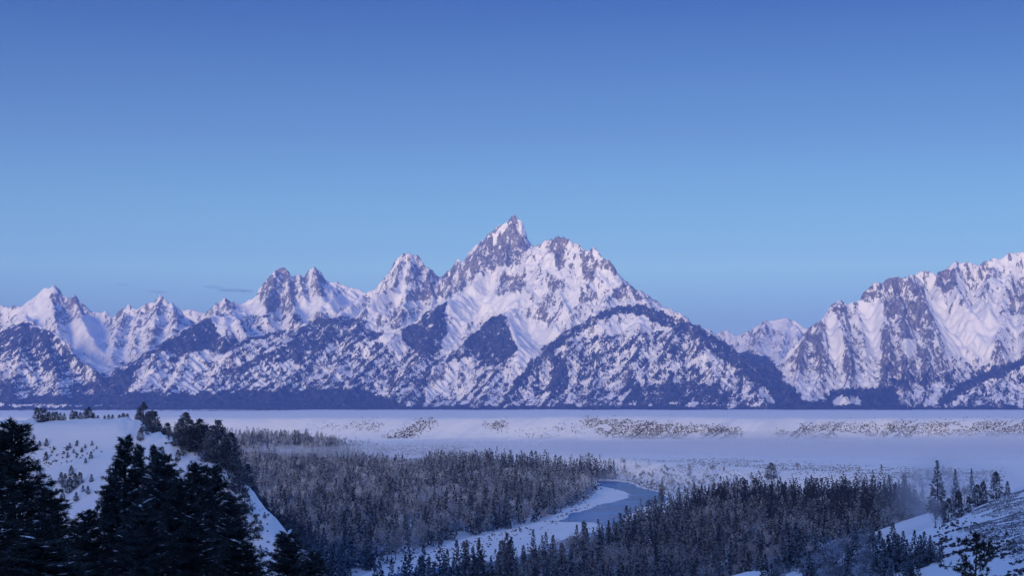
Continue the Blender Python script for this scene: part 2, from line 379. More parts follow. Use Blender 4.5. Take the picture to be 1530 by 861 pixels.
cx = np.arange(X0, X1, CS, dtype=np.float32); cy = np.arange(Y0, Y1, CS, dtype=np.float32)
XX, YY = np.meshgrid(cx, cy)
H = bil(H, (XX - X0) / 20., (YY - Y0) / 20.); CMK = bil(CMK, (XX - X0) / 20., (YY - Y0) / 20.)
APRON = sst(12620, 13350, YY + 180 * pn(XX / 500, XX * 0, 93))
H = 56 + (H - 56) * APRON
rel = sst(250, 1100, H)
H = H + rel * (70 * (ridged(XX / 420, YY / 420, 4, 31) - .72) * 1.3) + (6 + 14 * rel) * fbm(XX / 90, YY / 90, 3, 41)
def erode(H, rounds=22, n=26000, steps=34):
    Hc = (H / CS).astype(np.float64); h, w = Hc.shape; rg = np.random.default_rng(3)
    ey = np.minimum(np.arange(h) - 45, h - 60 - np.arange(h))[:, None]; ex = np.minimum(np.arange(w), w - 1 - np.arange(w))[None, :] - 12
    EM = np.clip(np.minimum(ey, ex) / 20., 0, 1)
    for r in range(rounds):
        G = Hc
        gy, gx = np.gradient(G)
        x = rg.random(n) * (w - 3) + 1; y = rg.random(n) * (h - 3) + 1
        dx = np.zeros(n); dy = np.zeros(n); sed = np.zeros(n); vel = np.ones(n); wat = np.ones(n)
        D = np.zeros(h * w)
        for s in range(steps):
            ix = x.astype(int); iy = y.astype(int); i = iy * w + ix
            a = gx[iy, ix]; b = gy[iy, ix]
            dx = dx * .25 - a * .75; dy = dy * .25 - b * .75
            l = np.hypot(dx, dy) + 1e-6; dx /= l; dy /= l
            nx = np.clip(x + dx, 1, w - 2.01); ny = np.clip(y + dy, 1, h - 2.01)
            dh = bil(G, nx, ny) - bil(G, x, y)
            cap = np.maximum(-dh, .02) * vel * wat * 3.
            e = np.where(dh > 0, -np.minimum(dh, sed), np.where(sed > cap, -(sed - cap) * .25, np.minimum((cap - sed) * .28, np.maximum(-dh, 0) * .8)))
            sed += e
            fx = x - ix; fy = y - iy
            for ox, oy, ww in ((0, 0, (1 - fx) * (1 - fy)), (1, 0, fx * (1 - fy)), (0, 1, (1 - fx) * fy), (1, 1, fx * fy)):
                D += np.bincount(i + ox + oy * w, weights=-e * ww, minlength=h * w)
            vel = np.sqrt(np.clip(vel * vel - dh, .05, 9)); wat *= .97
            x, y = nx, ny
        D = D.reshape(h, w)
        Hc = Hc + EM * np.clip(blur(D, 1), -1.0, .25)
    return (Hc * CS).astype(np.float32)
Hpre = H.copy()
_gy, _gx = np.gradient(Hpre, CS); slope0 = np.hypot(_gx, _gy)
HE = erode(H)
# keep the traced crests: take back what the water took off the tops
lowered = np.clip(Hpre - HE, 0, None)
H = HE
print('mountain heights', round(time.time() - T0, 1))

# coverage painted over the real slopes: laid out as regions, sampled per vertex
MW, MH, ms = 1200, 175, 2.0           # mask covers u -435..1965, v 300..650
def masks():
    uu, vv = np.meshgrid(np.arange(MW) * ms - 435, np.arange(MH) * ms + 300)
    fo = np.clip((vv - 500) / 60., 0, 1) * .50; fo[vv < 500] = 0
    def poly(A, P, val, feather=2):
        k = in_poly(uu, vv, P).astype(np.float32); k = blur(k, feather)
        return A * (1 - k) + val * k
    fo = poly(fo, [(-435,520),(-150,515),(-60,505),(0,495),(33,481),(77,495),(110,530),(172,580),(172,650),(-435,650)], .70)
    fo = poly(fo, [(5,530),(30,520),(45,535),(30,560),(5,575),(-20,560)], .42, 3)
    fo = poly(fo, [(15,560),(60,545),(110,560),(105,592),(25,592)], .50, 4)
    fo = poly(fo, [(110,530),(150,565),(130,580),(100,560)], .55, 3)
    fo = poly(fo, [(158,566),(194,543),(237,515),(290,483),(318,470),(335,468),(322,482),(330,505),(350,500),(360,515),(330,530),(300,522),(260,540),(220,545),(200,560),(170,590)], .78)
    fo = poly(fo, [(213,535),(235,528),(255,520),(262,530),(235,545),(215,548)], .45, 3)
    fo = poly(fo, [(170,585),(158,566),(200,555),(240,560),(245,590),(200,600)], .85)
    fo = poly(fo, [(200,555),(240,545),(300,560),(330,570),(290,585),(190,588)], .38, 3)
    fo = poly(fo, [(300,470),(332,462),(352,468),(362,498),(340,508),(328,500),(318,478)], .12)
    fo = poly(fo, [(357,507),(396,498),(452,486),(471,475),(540,473),(556,470),(575,500),(545,520),(510,515),(490,530),(440,540),(380,548),(330,562),(345,530)], .70)
    fo = poly(fo, [(352,470),(450,470),(452,484),(400,494),(362,500)], .45, 2)
    fo = poly(fo, [(352,512),(450,492),(430,515),(380,540),(330,550)], .50, 3)
    fo = poly(fo, [(548,468),(590,466),(600,490),(560,496),(548,488)], .15)
    fo = poly(fo, [(480,515),(540,500),(575,512),(600,540),(560,560),(500,545),(430,560),(440,545)], .52, 3)
    fo = poly(fo, [(595,495),(631,472),(673,447),(664,466),(670,481),(667,502),(655,530),(640,540),(620,528),(600,510)], .80)
    fo = poly(fo, [(748,463),(757,478),(770,499),(774,525),(755,548),(725,548),(700,538),(684,520),(716,489)], .81)
    fo = poly(fo, [(600,515),(625,530),(668,528),(664,550),(625,575),(580,560)], .52, 5)
    fo = poly(fo, [(690,525),(725,545),(765,545),(768,575),(735,592),(690,575)], .50, 5)
    fo = poly(fo, [(691,512),(700,530),(650,560),(615,595),(600,595),(640,550)], .62)
    fo = poly(fo, [(645,545),(690,540),(720,560),(700,590),(630,595)], .33, 3)
    fo = poly(fo, [(760,590),(755,555),(775,530),(800,500),(770,590)], .12, 3)
    fo = poly(fo, [(676,470),(700,460),(740,450),(745,465),(712,488),(690,508),(672,525),(664,535),(672,500)], .03)
    fo = poly(fo, [(757,470),(830,490),(815,515),(790,545),(770,560),(772,520)], .05)
    fo = poly(fo, [(815,515),(858,487),(886,472),(909,459),(932,457),(960,452),(1000,470),(1042,483),(1100,523),(1150,560),(1195,600),(1165,598),(1120,566),(1085,542),(1045,512),(1010,498),(985,484),(955,470),(925,471),(885,486),(845,513),(800,548),(768,592),(752,592),(775,560)], .74)
    fo = poly(fo, [(985,490),(1040,500),(1060,530),(1020,545),(985,530),(960,505)], .60, 3)
    fo = poly(fo, [(830,530),(850,515),(880,500),(960,490),(1000,520),(1060,560),(1120,600),(780,606),(800,570)], .52, 4)
    fo = poly(fo, [(820,540),(835,530),(850,545),(845,590),(825,595)], .75, 3)
    fo = poly(fo, [(945,575),(1060,572),(1090,600),(930,604)], .75, 3)
    fo = poly(fo, [(1105,524),(1150,533),(1160,548),(1170,568),(1200,592),(1240,586),(1340,575),(1345,612),(1160,612),(1140,560)], .93)
    fo = poly(fo, [(1193,588),(1212,582),(1232,586),(1236,598),(1205,600)], .30)
    fo = poly(fo, [(1242,596),(1262,588),(1282,592),(1290,606),(1245,606)], .38)
    fo = poly(fo, [(1170,560),(1200,540),(1300,560),(1330,575),(1240,586),(1195,590)], .30, 3)
    fo = poly(fo, [(1340,575),(1420,565),(1400,600),(1345,606)], .45, 3)
    fo = poly(fo, [(1405,599),(1430,578),(1475,558),(1529,534),(1600,498),(1700,468),(1965,480),(1965,620),(1400,620)], .50)
    fo = poly(fo, [(1400,602),(1430,576),(1475,557),(1529,533),(1600,496),(1600,508),(1529,544),(1475,568),(1430,590),(1410,606)], .92, 1)
    edge = np.interp(uu, [-435, 0, 160, 240, 350, 480, 555, 600, 760, 1000, 1160, 1200, 1340, 1530, 1965], [592, 591, 588, 589, 583, 579, 584, 604, 606, 604, 608, 603, 606, 606, 606])
    k = sst(0, 5, vv - edge + 3 * pn(uu / 20, uu * 0, 4)); fo = fo * (1 - k) + .97 * k
    fo = poly(fo, [(-50,604),(60,602),(180,606),(60,609),(-50,609)], .35, 1)
    ro = np.full(uu.shape, .40, np.float32)
    P = lambda pts, val, f=2: poly(ro, pts, val, f)
    ro = P([(30,455),(60,430),(82,420),(78,470),(40,480),(20,470)], .22)
    ro = P([(82,422),(118,448),(130,470),(115,490),(85,480),(76,450)], .62)
    ro = P([(96,490),(130,470),(170,500),(160,560),(110,520)], .15, 3)
    ro = P([(160,470),(190,450),(255,448),(275,480),(230,520),(150,520)], .52)
    ro = P([(135,530),(160,520),(195,540),(160,570)], .12, 3)
    ro = P([(300,475),(322,448),(350,447),(355,462),(320,470)], .62)
    ro = P([(350,462),(380,442),(400,470),(440,475),(420,485),(360,480)], .25, 3)
    ro = P([(385,440),(402,412),(415,396),(432,405),(450,440),(440,470),(400,466)], .66)
    ro = P([(434,404),(450,402),(470,395),(490,420),(485,445),(455,440),(440,425)], .60)
    ro = P([(445,448),(520,440),(540,436),(530,450),(480,465),(440,470)], .10, 3)
    ro = P([(560,430),(600,378),(612,376),(615,400),(590,430),(560,440)], .52)
    ro = P([(605,440),(640,410),(650,445),(610,455)], .75)
    ro = P([(612,395),(635,392),(645,420),(600,430)], .6)
    ro = P([(560,445),(600,430),(630,425),(600,445),(560,455)], .15, 2)
    ro = P([(555,470),(600,462),(640,455),(600,485),(575,500)], .60)
    ro = P([(642,402),(702,383),(720,400),(700,430),(668,450),(650,440)], .66)
    ro = P([(700,390),(720,355),(765,320),(788,365),(776,395),(740,400),(705,405)], .74)
    ro = P([(735,350),(752,334),(762,330),(750,350),(738,365)], .2, 1)
    ro = P([(665,450),(720,415),(760,430),(790,445),(750,465),(700,480),(670,530),(640,560),(650,530),(680,480)], .06, 3)
    ro = P([(740,432),(752,412),(785,405),(787,428),(765,440),(745,446)], .66)
    ro = P([(826,352),(840,348),(848,360),(846,385),(838,410),(828,385),(820,372)], .86)
    ro = P([(845,350),(868,356),(885,375),(895,395),(880,415),(865,380)], .56)
    ro = P([(868,400),(885,395),(888,415),(875,420)], .75)
    ro = P([(895,375),(920,392),(924,408),(900,402)], .66)
    ro = P([(798,480),(800,455),(822,435),(832,450),(832,488),(815,482)], .60)
    ro = P([(815,410),(830,410),(835,440),(820,440)], .66)
    ro = P([(850,470),(855,450),(880,425),(890,440),(870,470),(855,490)], .58)
    ro = P([(905,450),(925,425),(942,420),(940,432),(918,448)], .66)
    ro = P([(930,410),(945,423),(962,450),(955,455),(940,430)], .70, 1)
    ro = P([(790,370),(820,360),(825,400),(800,430),(788,410)], .38)
    ro = P([(760,470),(800,485),(830,495),(800,530),(770,545)], .08, 3)
    ro = P([(860,430),(870,420),(868,440),(845,475),(835,480),(842,450)], .12, 1)
    ro = P([(1120,500),(1150,485),(1175,500),(1180,530),(1130,520)], .52)
    ro = P([(1140,478),(1185,476),(1205,490),(1185,505),(1150,484)], .22)
    ro = P([(1190,545),(1203,494),(1225,478),(1240,500),(1235,560),(1200,560)], .64)
    ro = P([(1245,450),(1258,446),(1290,500),(1292,560),(1250,560),(1240,500)], .60)
    ro = P([(1270,455),(1295,428),(1320,418),(1318,440),(1285,450)], .60)
    ro = P([(1290,455),(1318,455),(1315,490),(1308,560),(1292,560),(1294,490)], .03, 1)
    ro = P([(1235,470),(1250,470),(1262,520),(1255,560),(1246,540)], .18, 1)
    ro = P([(1320,420),(1362,410),(1385,440),(1400,500),(1415,560),(1360,590),(1310,590),(1320,500)], .66)
    ro = P([(1330,420),(1345,415),(1345,470),(1328,475)], .85)
    ro = P([(1345,515),(1355,505),(1367,510),(1366,528),(1350,530)], .0, 1)
    ro = P([(1385,412),(1400,415),(1410,470),(1460,460),(1490,470),(1480,530),(1440,560),(1415,530),(1395,470)], .12, 3)
    ro = P([(1395,430),(1400,405),(1430,400),(1428,430),(1410,436)], .85)
    ro = P([(1430,395),(1490,385),(1490,440),(1440,440)], .48)
    ro = P([(1505,430),(1530,410),(1600,400),(1600,480),(1510,470)], .66)
    ro = P([(1440,545),(1480,530),(1530,520),(1480,560)], .4)
    return fo, ro
FO, RO = masks()

us = np.concatenate([np.arange(-430, -30, 3.), np.arange(-30, 1560, 1.25), np.arange(1560, 1960, 3.)])
Dr = 12700 + (22400 - 12700) * (np.linspace(0, 1, 640) ** 1.06)
US, DD = np.meshgrid(us, Dr)
MX = ((US - U0) / F / CP * DD).astype(np.float32); MY = DD.astype(np.float32)
fx = (MX - X0) / CS; fy = (MY - Y0) / CS
MZ = bil(H, fx, fy)
MZ = 54 + (MZ - 54) * sst(12700, 13150, MY + 100 * pn(MX / 300, MX * 0, 94))
# crest restoration near the traced ridges
MZ = MZ + bil(lowered * CMK, fx, fy) * sst(350, 700, MZ)
_pu, _pv = uv_of(MX, MY, MZ); ROUGH = .35 + 1.3 * np.clip(bil(RO.astype(np.float32), (_pu + 435) / ms, (_pv - 300) / ms) - .12, 0, .7)
mr = sst(100, 1000, MZ)
hi = sst(500, 1300, MZ)
MZ = MZ + ROUGH * mr * (10 * fbm(MX / 45, MY / 60, 3, 51) + 12 * (ridged(MX / 80, MY / 150, 3, 61) - .7)) + ROUGH * hi * (22 * (ridged(MX / 120, MY / 160, 3, 66) - .72) + 8 * np.abs(pn(MX / 22, MY / 40, 67)))
gyy, gxx = np.gradient(MZ)
dxm = np.gradient(MX, axis=1); dym = np.gradient(MY, axis=0)
slope = np.sqrt((gxx / dxm) ** 2 + (gyy / dym) ** 2)
PU, PV = uv_of(MX, MY, MZ)
WU = PU + 3.6 * fbm(MX / 120, MZ / 90, 4, 101, .65); WV = PV + 3.2 * fbm(MX / 120, MZ / 90, 4, 105, .65)
fo = bil(FO.astype(np.float32), (WU + 435) / ms, (WV - 300) / ms)
sa = MX * .74 + MZ * .67; ta = -MX * .67 + MZ * .74
chute = np.exp(-(pn(ta / 85 + .8 * fbm(MX / 200, MZ / 200, 2, 120), sa / 620, 118) / .085) ** 2)
chute = np.maximum(chute, .8 * np.exp(-(pn(MX / 60 + .6 * fbm(MX / 150, MZ / 150, 2, 122), MZ / 420, 121) / .07) ** 2))
fo = fo - .19 * chute * (fo > .15) * (fo < .95) * sst(100, 200, MZ) + .035 * (fo > .25) * (fo < .7) + .26 * fbm(ta / 38, sa / 120, 3, 111) * np.clip((fo - .12) * 4, 0, 1) * np.clip((.86 - fo) * 4, 0, 1)
ro = bil(RO.astype(np.float32), (WU + 435) / ms, (WV - 300) / ms)
ro = ro - .16 * np.exp(-(pn(MX / 45 + .7 * fbm(MX / 130, MZ / 130, 2, 124), MZ / 260, 123) / .09) ** 2) * (ro > .3) - .10 * np.exp(-(pn(MX / 260, MZ / 30 + .6 * fbm(MX / 120, MZ / 120, 2, 126), 125) / .10) ** 2) * (ro > .4)
ro = .5 + (ro - .5) * np.where(ro > .5, .74, 1.) + .02 * (ro > .2) + .24 * fbm(MX / 60, MZ / 130, 3, 115)
curv = bil(HE - blur(HE, 6), fx, fy)
ro = ro + .10 * np.clip(slope - 1.1, -.8, 1.6) + .004 * np.clip(curv, -25, 25)
fo = fo + np.where(fo > .08, .004 * np.clip(curv, -20, 20), 0) + .06 * fbm(MX / 260, MY / 260, 3, 71) * (fo > .08)
V = np.stack([MX, MY, MZ - 2.0], -1).reshape(-1, 3)
me = mesh_np('mountains', V, [grid_faces(*MX.shape)], [M['mountain']], smooth=True, attrs={'rock': ro, 'forest': fo})
o = link('mountains', me); tag(o, 'jagged snow covered mountain range with rock faces and forested foothills behind the plain', 'mountains', kind='structure')
print('mountain mesh', len(V), round(time.time() - T0, 1))

# ------------------------------------------------------------------ the ground
WATER_PX = [(890,721),(902,718),(925,719),(945,724),(965,730),(985,736),(1003,745),(988,752),(966,757),(946,763),(932,769),(935,782),(945,795),(925,806),(880,820),(820,838),(760,850),(700,858),(640,866),(560,882),(500,900),(500,888),(560,866),(600,855),(650,848),(700,843),(760,835),(802,826),(845,805),(884,795),(899,785),(896,780),(830,780),(845,772),(868,763),(890,756),(915,749),(938,743),(936,736),(918,730),(900,727)]
WATER = [ground_pt(u, v) for u, v in WATER_PX]
BAR_PX = [(896,727),(936,743),(890,757),(830,780),(897,784),(845,806),(760,836),(650,850),(560,868),(520,870),(574,845),(647,823),(728,800),(780,788),(820,776),(839,765),(881,746)]
LEFT_FOREST = [(893,732),(881,746),(839,765),(820,776),(780,788),(728,799),(683,808),(647,822),(610,832),(574,846),(530,866),(430,930),(250,960),(100,900),(100,720),(230,700),(250,668),(330,672),(420,676),(500,690),(600,703),(640,704),(640,712),(700,714),(800,716),(880,722)]
RIGHT_FOREST = [(935,812),(955,792),(990,775),(1030,765),(1060,750),(1085,742),(1200,744),(1350,752),(1405,795),(1420,850),(1300,940),(1000,990),(650,990),(540,960),(560,900),(640,882),(720,868),(800,855),(880,832)]
def dist_poly(x, y, P):
    d = np.full(np.shape(x), 1e9, np.float32)
    n = len(P)
    for i in range(n):
        ax, ay = P[i]; bx, by = P[(i + 1) % n]
        l2 = (bx - ax) ** 2 + (by - ay) ** 2 + 1e-6
        t = np.clip(((x - ax) * (bx - ax) + (y - ay) * (by - ay)) / l2, 0, 1)
        d = np.minimum(d, (x - ax - t * (bx - ax)) ** 2 + (y - ay - t * (by - ay)) ** 2)
    return np.sqrt(d)
KNOLL = [pt(*p) for p in ((-700,600,900.),(-400,624,840.),(-100,630,780.),(0,633,750.),(110,632,720.),(200,635,700.),(250,657,660.),(290,683,635.),(330,703,615.),(370,738,600.),(400,773,590.),(412,806,580.),(430,840,575.),(470,905,570.),(520,985,570.))]
CR = np.array([(-60,700),(20,680),(60.6,650),(75.6,600),(90,570),(108,560),(126,560),(149,570),(169,600),(190,620),(243,650),(400,720),(900,800)], float)
def smax(a, b, w):
    d = b - a
    return np.where(d > w, b, np.where(d < -w, a, a + (d + w) ** 2 / (4 * w)))
def ground_h(x, y, want_scrub=False):
    x = np.asarray(x, np.float64); y = np.asarray(y, np.float64)
    ys = np.maximum(y, 1.)
    u = U0 + F * x / ys
    u = np.clip(u, -4000, 6000)
    z = .7 * fbm(x / 60, y / 60, 3, 5) + .25 * fbm(x / 14, y / 14, 2, 6)
    # lower terrace scarp
    yb = np.interp(u, [-4000,-600, 300, 500, 650, 800, 900, 985, 1100, 1250, 1400, 1550, 2200, 6000], [3600,3500, 3050, 2760, 2720, 2560, 2260, 1980, 1840, 1700, 1500, 1330, 900, 500])
    yb = yb + 60 * pn(x / 220, y / 600, 8)
    sk = pn((x - .3 * (y - yb)) / 50, y * 0 + 3, 12) + .5 * pn((x - .3 * (y - yb)) / 18, y * 0, 13)
    t1 = sst(0, 260, y - yb + 34 * sk)
    z = z + 23 * t1
    # far scarp up to the plateau
    yf = 3330 + 55 * pn(x / 380, x * 0, 14) + np.interp(u, [0, 400, 700, 900, 1250, 1530], [60, 40, 0, 0, -60, -160])
    q = x - .5 * (y - yf); sk2 = np.abs(pn(q / 170, x * 0 + 5, 15)) * 2 + (.50 * pn(q / 52, x * 0, 16) + .3 * pn(q / 21, x * 0, 36)) * np.clip(pn(x / 400, x * 0, 29) + .6, .1, 1.2)
    t2 = sst(0, 210, y - yf + 62 * (sk2 - .6))
    z = z + (46 + 4 * pn(x / 500, x * 0, 18)) * t2 + 5 * sst(2600, 3300, y) - 8 * sst(3600, 12500, y)
    z = z + t2 * 1.2 * fbm(x / 300, y / 500, 3, 19)
    scr = np.zeros_like(z)
    if want_scrub:
        uu, vv = uv_of(x, ys, z)
        for P, val in SCRUB_POLYS:
            k = in_poly(uu, vv, P) & (y > 1200); scr = np.where(k, val, scr)
    # river bed
    near = (y > 600) & (y < 2600) & (np.abs(x) < 700)
    dw = np.full(z.shape, 1e3); ins = np.zeros(z.shape, bool)
    if near.any():
        dw[near] = dist_poly(x[near], y[near], WATER); ins[near] = in_poly(x[near], y[near], WATER)
        sd = np.where(ins, -dw, dw); sd = np.where(near, sd + 6 * pn(x / 45, y / 70, 78) + 2.5 * pn(x / 14, y / 22, 79), sd)
        z = np.where(near, np.where(z > .9, np.minimum(z, .9 + sst(4, 60, sd) * (z - .9)), z), z)
        z = np.where(near, z * sst(-4, 22, sd) - 1.5 * (1 - sst(-3, 3.2 + 1.5 * pn(x / 9, y / 9, 77), sd)), z)
    # left knoll
    best = np.full(z.shape, -1e3); ds = 0.
    nz = fbm(x / 70, y / 70, 3, 22)
    for a, b in zip(KNOLL[:-1], KNOLL[1:]):
        ax, ay, az = a; bx, by, bz = b; l = math.hypot(bx - ax, by - ay)
        t = np.clip(((x - ax) * (bx - ax) + (y - ay) * (by - ay)) / l / l, 0, 1)
        px = x - ax - t * (bx - ax); py = y - ay - t * (by - ay); d = np.hypot(np.where(px > 0, px * 2.8, px), py)
        s = ds + t * l
        front = np.where((bx - ax) * py - (by - ay) * px < 0, 1., 0.)
        g = .55 * np.maximum(0, d - 6) + 0 * front
        rb = 1 + .22 * pn(s / 45, d / 160, 24) * sst(10, 60, d) + .08 * nz
        zz = az + (bz - az) * t - g * rb
        best = np.maximum(best, zz); ds += l
    # top of the knoll is a flat bench running back-left
    z = smax(z, best + np.where(best > 3, 3.2 * fbm(x / 24, y / 24, 4, 28), 0), 5.)
    bench = 92.5 - .95 * np.maximum(0, x + 162) - .9 * np.maximum(0, 690 - y) - .5 * np.maximum(0, y - 760)
    z = smax(z, bench, 4.)
    # right slope
    yc = np.interp(x, CR[:, 0], CR[:, 1])
    pl = 55.4 + .27 * (x - 126) - .07 * (np.minimum(y, yc) - 560)
    pl = np.minimum(pl, 74 + .06 * (x - 190)); 
    pl = pl - (.6 - .47 * sst(120, 175, x)) * np.maximum(0, y - yc) - .5 * np.maximum(0, y - yc - 260) + 1.1 * fbm(x / 40, y / 40, 3, 26) - .5 * np.maximum(0, -x - 40 - (y - 200) * .0)
    z = smax(z, pl, 3.)
    # the hill the camera stands on
    hill = 98.2 - .24 * np.maximum(0, y - 2.) - .2 * np.maximum(0, y - 160) - .0004 * x * x * (y > -50) - .15 * np.abs(x) * (y > 40)
    hill = hill + .8 * fbm(x / 12, y / 12, 2, 27) * sst(6, 20, y)
    z = smax(z, hill, 3.)
    z = np.where(y <= 0, 98.2 - .0004 * x * x * (y > -50), z)
    z = np.where(y <= 0, np.maximum(z, 90), z)
    z = z + 650 * sst(-400, -2000, y) * (1 + .10 * pn(x / 900, y / 900, 88)) * (y < -500)  # unseen hill added behind the camera to shade the valley from the sun
    if want_scrub:
        uu, vv = uv_of(x, ys, z)
        for P, val in SCRUB_NEAR:
            k = in_poly(uu, vv, P) & (y > 120) & (y < 1200); scr = np.where(k, val, scr)
        return z, scr
    return z
SCRUB_POLYS = []
SCRUB_NEAR = [([(1425,768),(1475,742),(1530,730),(1600,735),(1600,825),(1500,815),(1440,790)], 0.)]

az = np.concatenate([np.linspace(-math.pi, -.8, 40, endpoint=False), np.linspace(-.8, -.33, 90, endpoint=False), np.linspace(-.33, .33, 1150, endpoint=False), np.linspace(.33, .8, 90, endpoint=False), np.linspace(.8, math.pi, 40)])
rr = np.concatenate([[.5], np.geomspace(2., 380., 170, endpoint=False), np.geomspace(380., 1200., 210, endpoint=False), np.linspace(1200., 3900., 470, endpoint=False), np.geomspace(3900., 13500., 90), [16000., 20000., 23500.]])
AZ, RR = np.meshgrid(az, rr)
GXX = RR * np.sin(AZ); GYY = RR * np.cos(AZ)
GZ, SCR = ground_h(GXX, GYY, True)
GZ = np.where(RR > 13000, 52., GZ)
GZ[0, :] = 98.2
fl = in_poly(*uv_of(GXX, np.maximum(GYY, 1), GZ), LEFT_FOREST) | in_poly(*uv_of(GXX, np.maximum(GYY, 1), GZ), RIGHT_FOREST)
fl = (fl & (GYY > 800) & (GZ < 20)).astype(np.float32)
Vg = np.stack([GXX, GYY, GZ], -1).reshape(-1, 3)
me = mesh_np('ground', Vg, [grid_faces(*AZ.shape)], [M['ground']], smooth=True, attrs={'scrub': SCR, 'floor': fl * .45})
o = link('ground', me); tag(o, 'snow covered valley floor, plateau and slopes', 'ground', kind='structure')
print('ground', len(Vg), round(time.time() - T0, 1))

# river: one sheet at water level under the banks
wx = [p[0] for p in WATER]; wy = [p[1] for p in WATER]
gx_ = np.linspace(min(wx) - 20, max(wx) + 20, 60); gy_ = np.linspace(min(wy) - 20, max(wy) + 20, 120)
WX, WY = np.meshgrid(gx_, gy_)
keep = in_poly(WX, WY, WATER) | (dist_poly(WX, WY, WATER) < 40)
fc = grid_faces(*WX.shape); kf = keep.ravel()[fc].all(1)
me = mesh_np('river', np.stack([WX, WY, np.full(WX.shape, -.75)], -1).reshape(-1, 3), [fc[kf]], [M['water']], smooth=True)
o = link('river', me); tag(o, 'blue open river winding between snow banks', 'river', kind='structure')

# ------------------------------------------------------------------ trees
def spruce_arrays(h=20., w=2.6, lv=14, br=8, seed=0, ragged=.25, droop=.35, frost=.5, base=.08, sub=1):
    """crown of drooping frond blades; returns verts, tri faces, frost value"""
    rg = np.random.default_rng(seed); Vs = []; Fs = []; Fr = []; n = 0
    gap = rg.random(lv) < .08
    for i in range(lv):
        t = (i + rg.random() * .6) / lv
        z = h * (base + (1 - base) * t)
        rad = w * (1 - t) ** .8 * (1 + ragged * (rg.random() - .5) * 2) + .18
        if gap[i]: rad *= .6
        nb = max(4, int(br * (1 - .45 * t)))
        a0 = rg.random() * 6.28
        for b in range(nb):
            a = a0 + b * 6.283 / nb + rg.normal() * .2
            r = rad * (1 + ragged * rg.normal() * .6); r = max(r, .15)
            ca, sa = math.cos(a), math.sin(a); wd = r * .42 + .1
            dz = -droop * r + rg.normal() * .08 * r
            f = frost + rg.normal() * .22
            for k in range(sub):
                q0, q1 = k / sub, (k + 1) / sub
                zz0 = z + h / lv * .55 * (1 - q0); 
                p0 = (ca * r * q0, sa * r * q0, z + dz * q0 * q0 + h / lv * .3 * (1 - q0))
                p1 = (ca * r * q1, sa * r * q1, z + dz * q1 * q1)
                m_ = (q0 + .55 * (q1 - q0)); wz = wd / sub ** .5 * (1 if k == 0 or sub == 1 else .8)
                mx, my, mz = ca * r * m_, sa * r * m_, z + dz * m_ * m_ - wd * .35
                Vs += [p0, (mx - sa * wz, my + ca * wz, mz), p1, (mx + sa * wz, my - ca * wz, mz)]
                Fs += [(n, n + 1, n + 2), (n, n + 2, n + 3)]
                Fr += [f, f + .1, f + .25, f + .1]; n += 4
    # leader
    k = n; Vs += [(.12, 0, h * .9), (-.06, .1, h * .9), (-.06, -.1, h * .9), (0, 0, h * 1.02)]; Fs += [(k, k + 1, k + 3), (k + 1, k + 2, k + 3), (k + 2, k, k + 3)]; Fr += [frost] * 4
    return np.array(Vs, np.float32), np.array(Fs, np.int32), np.array(Fr, np.float32)
def tube(path, radii, k=6):
    P = np.array(path, float); n = len(P); V = []; Fc = []
    for i in range(n):
        d = P[min(i + 1, n - 1)] - P[max(i - 1, 0)]; d /= np.linalg.norm(d) + 1e-9
        a = np.cross(d, (0, 0, 1.) if abs(d[2]) < .9 else (1., 0, 0)); a /= np.linalg.norm(a); b = np.cross(d, a)
        for j in range(k):
            t = 6.28318 * j / k; V.append(P[i] + radii[i] * (a * math.cos(t) + b * math.sin(t)))
    for i in range(n - 1):
        for j in range(k): Fc.append((i * k + j, i * k + (j + 1) % k, (i + 1) * k + (j + 1) % k, (i + 1) * k + j))
    return np.array(V), np.array(Fc)
def trunk_mesh(h, r, mat, lean=0.):
    V, Fc = tube([(0, 0, -.8), (0, 0, .3), (lean * .5, 0, h * .5), (lean, 0, h * .95)], [r * 1.25, r, r * .6, r * .1])
    return mesh_np('trunk', V, [Fc], [mat], smooth=True)
def cottonwood_arrays(h=14., w=4.5, n=420, seed=0, leaf=.5):
    rg = np.random.default_rng(seed); Vs = []; Fs = []; Fr = []
    lobes = [(rg.normal() * w * .38, rg.normal() * w * .38, h * (.42 + .42 * rg.random()), w * (.35 + .3 * rg.random())) for _ in range(7)] + [(0, 0, h * .62, w * .6)]
    k = 0
    for i in range(n):
        lx, ly, lz, lr = lobes[rg.integers(len(lobes))]
        d = rg.normal(size=3); d /= np.linalg.norm(d); rr_ = lr * rg.random() ** .45
        c = np.array([lx + d[0] * rr_, ly + d[1] * rr_, min(h, lz + d[2] * rr_ * 1.15)])
        out = c - np.array([0, 0, h * .35]); out /= np.linalg.norm(out) + 1e-6
        out = out + rg.normal(size=3) * .45; out /= np.linalg.norm(out)
        s = np.cross(out, rg.normal(size=3)); s /= np.linalg.norm(s) + 1e-6
        ll = leaf * (1 + rg.random()); ww = leaf * .30
        f = .55 + rg.normal() * .22
        Vs += [c - out * ll * .5, c + s * ww, c + out * ll * .7, c - s * ww]; Fs += [(k, k + 1, k + 2), (k, k + 2, k + 3)]; Fr += [f] * 4; k += 4
    return np.array(Vs, np.float32), np.array(Fs, np.int32), np.array(Fr, np.float32)
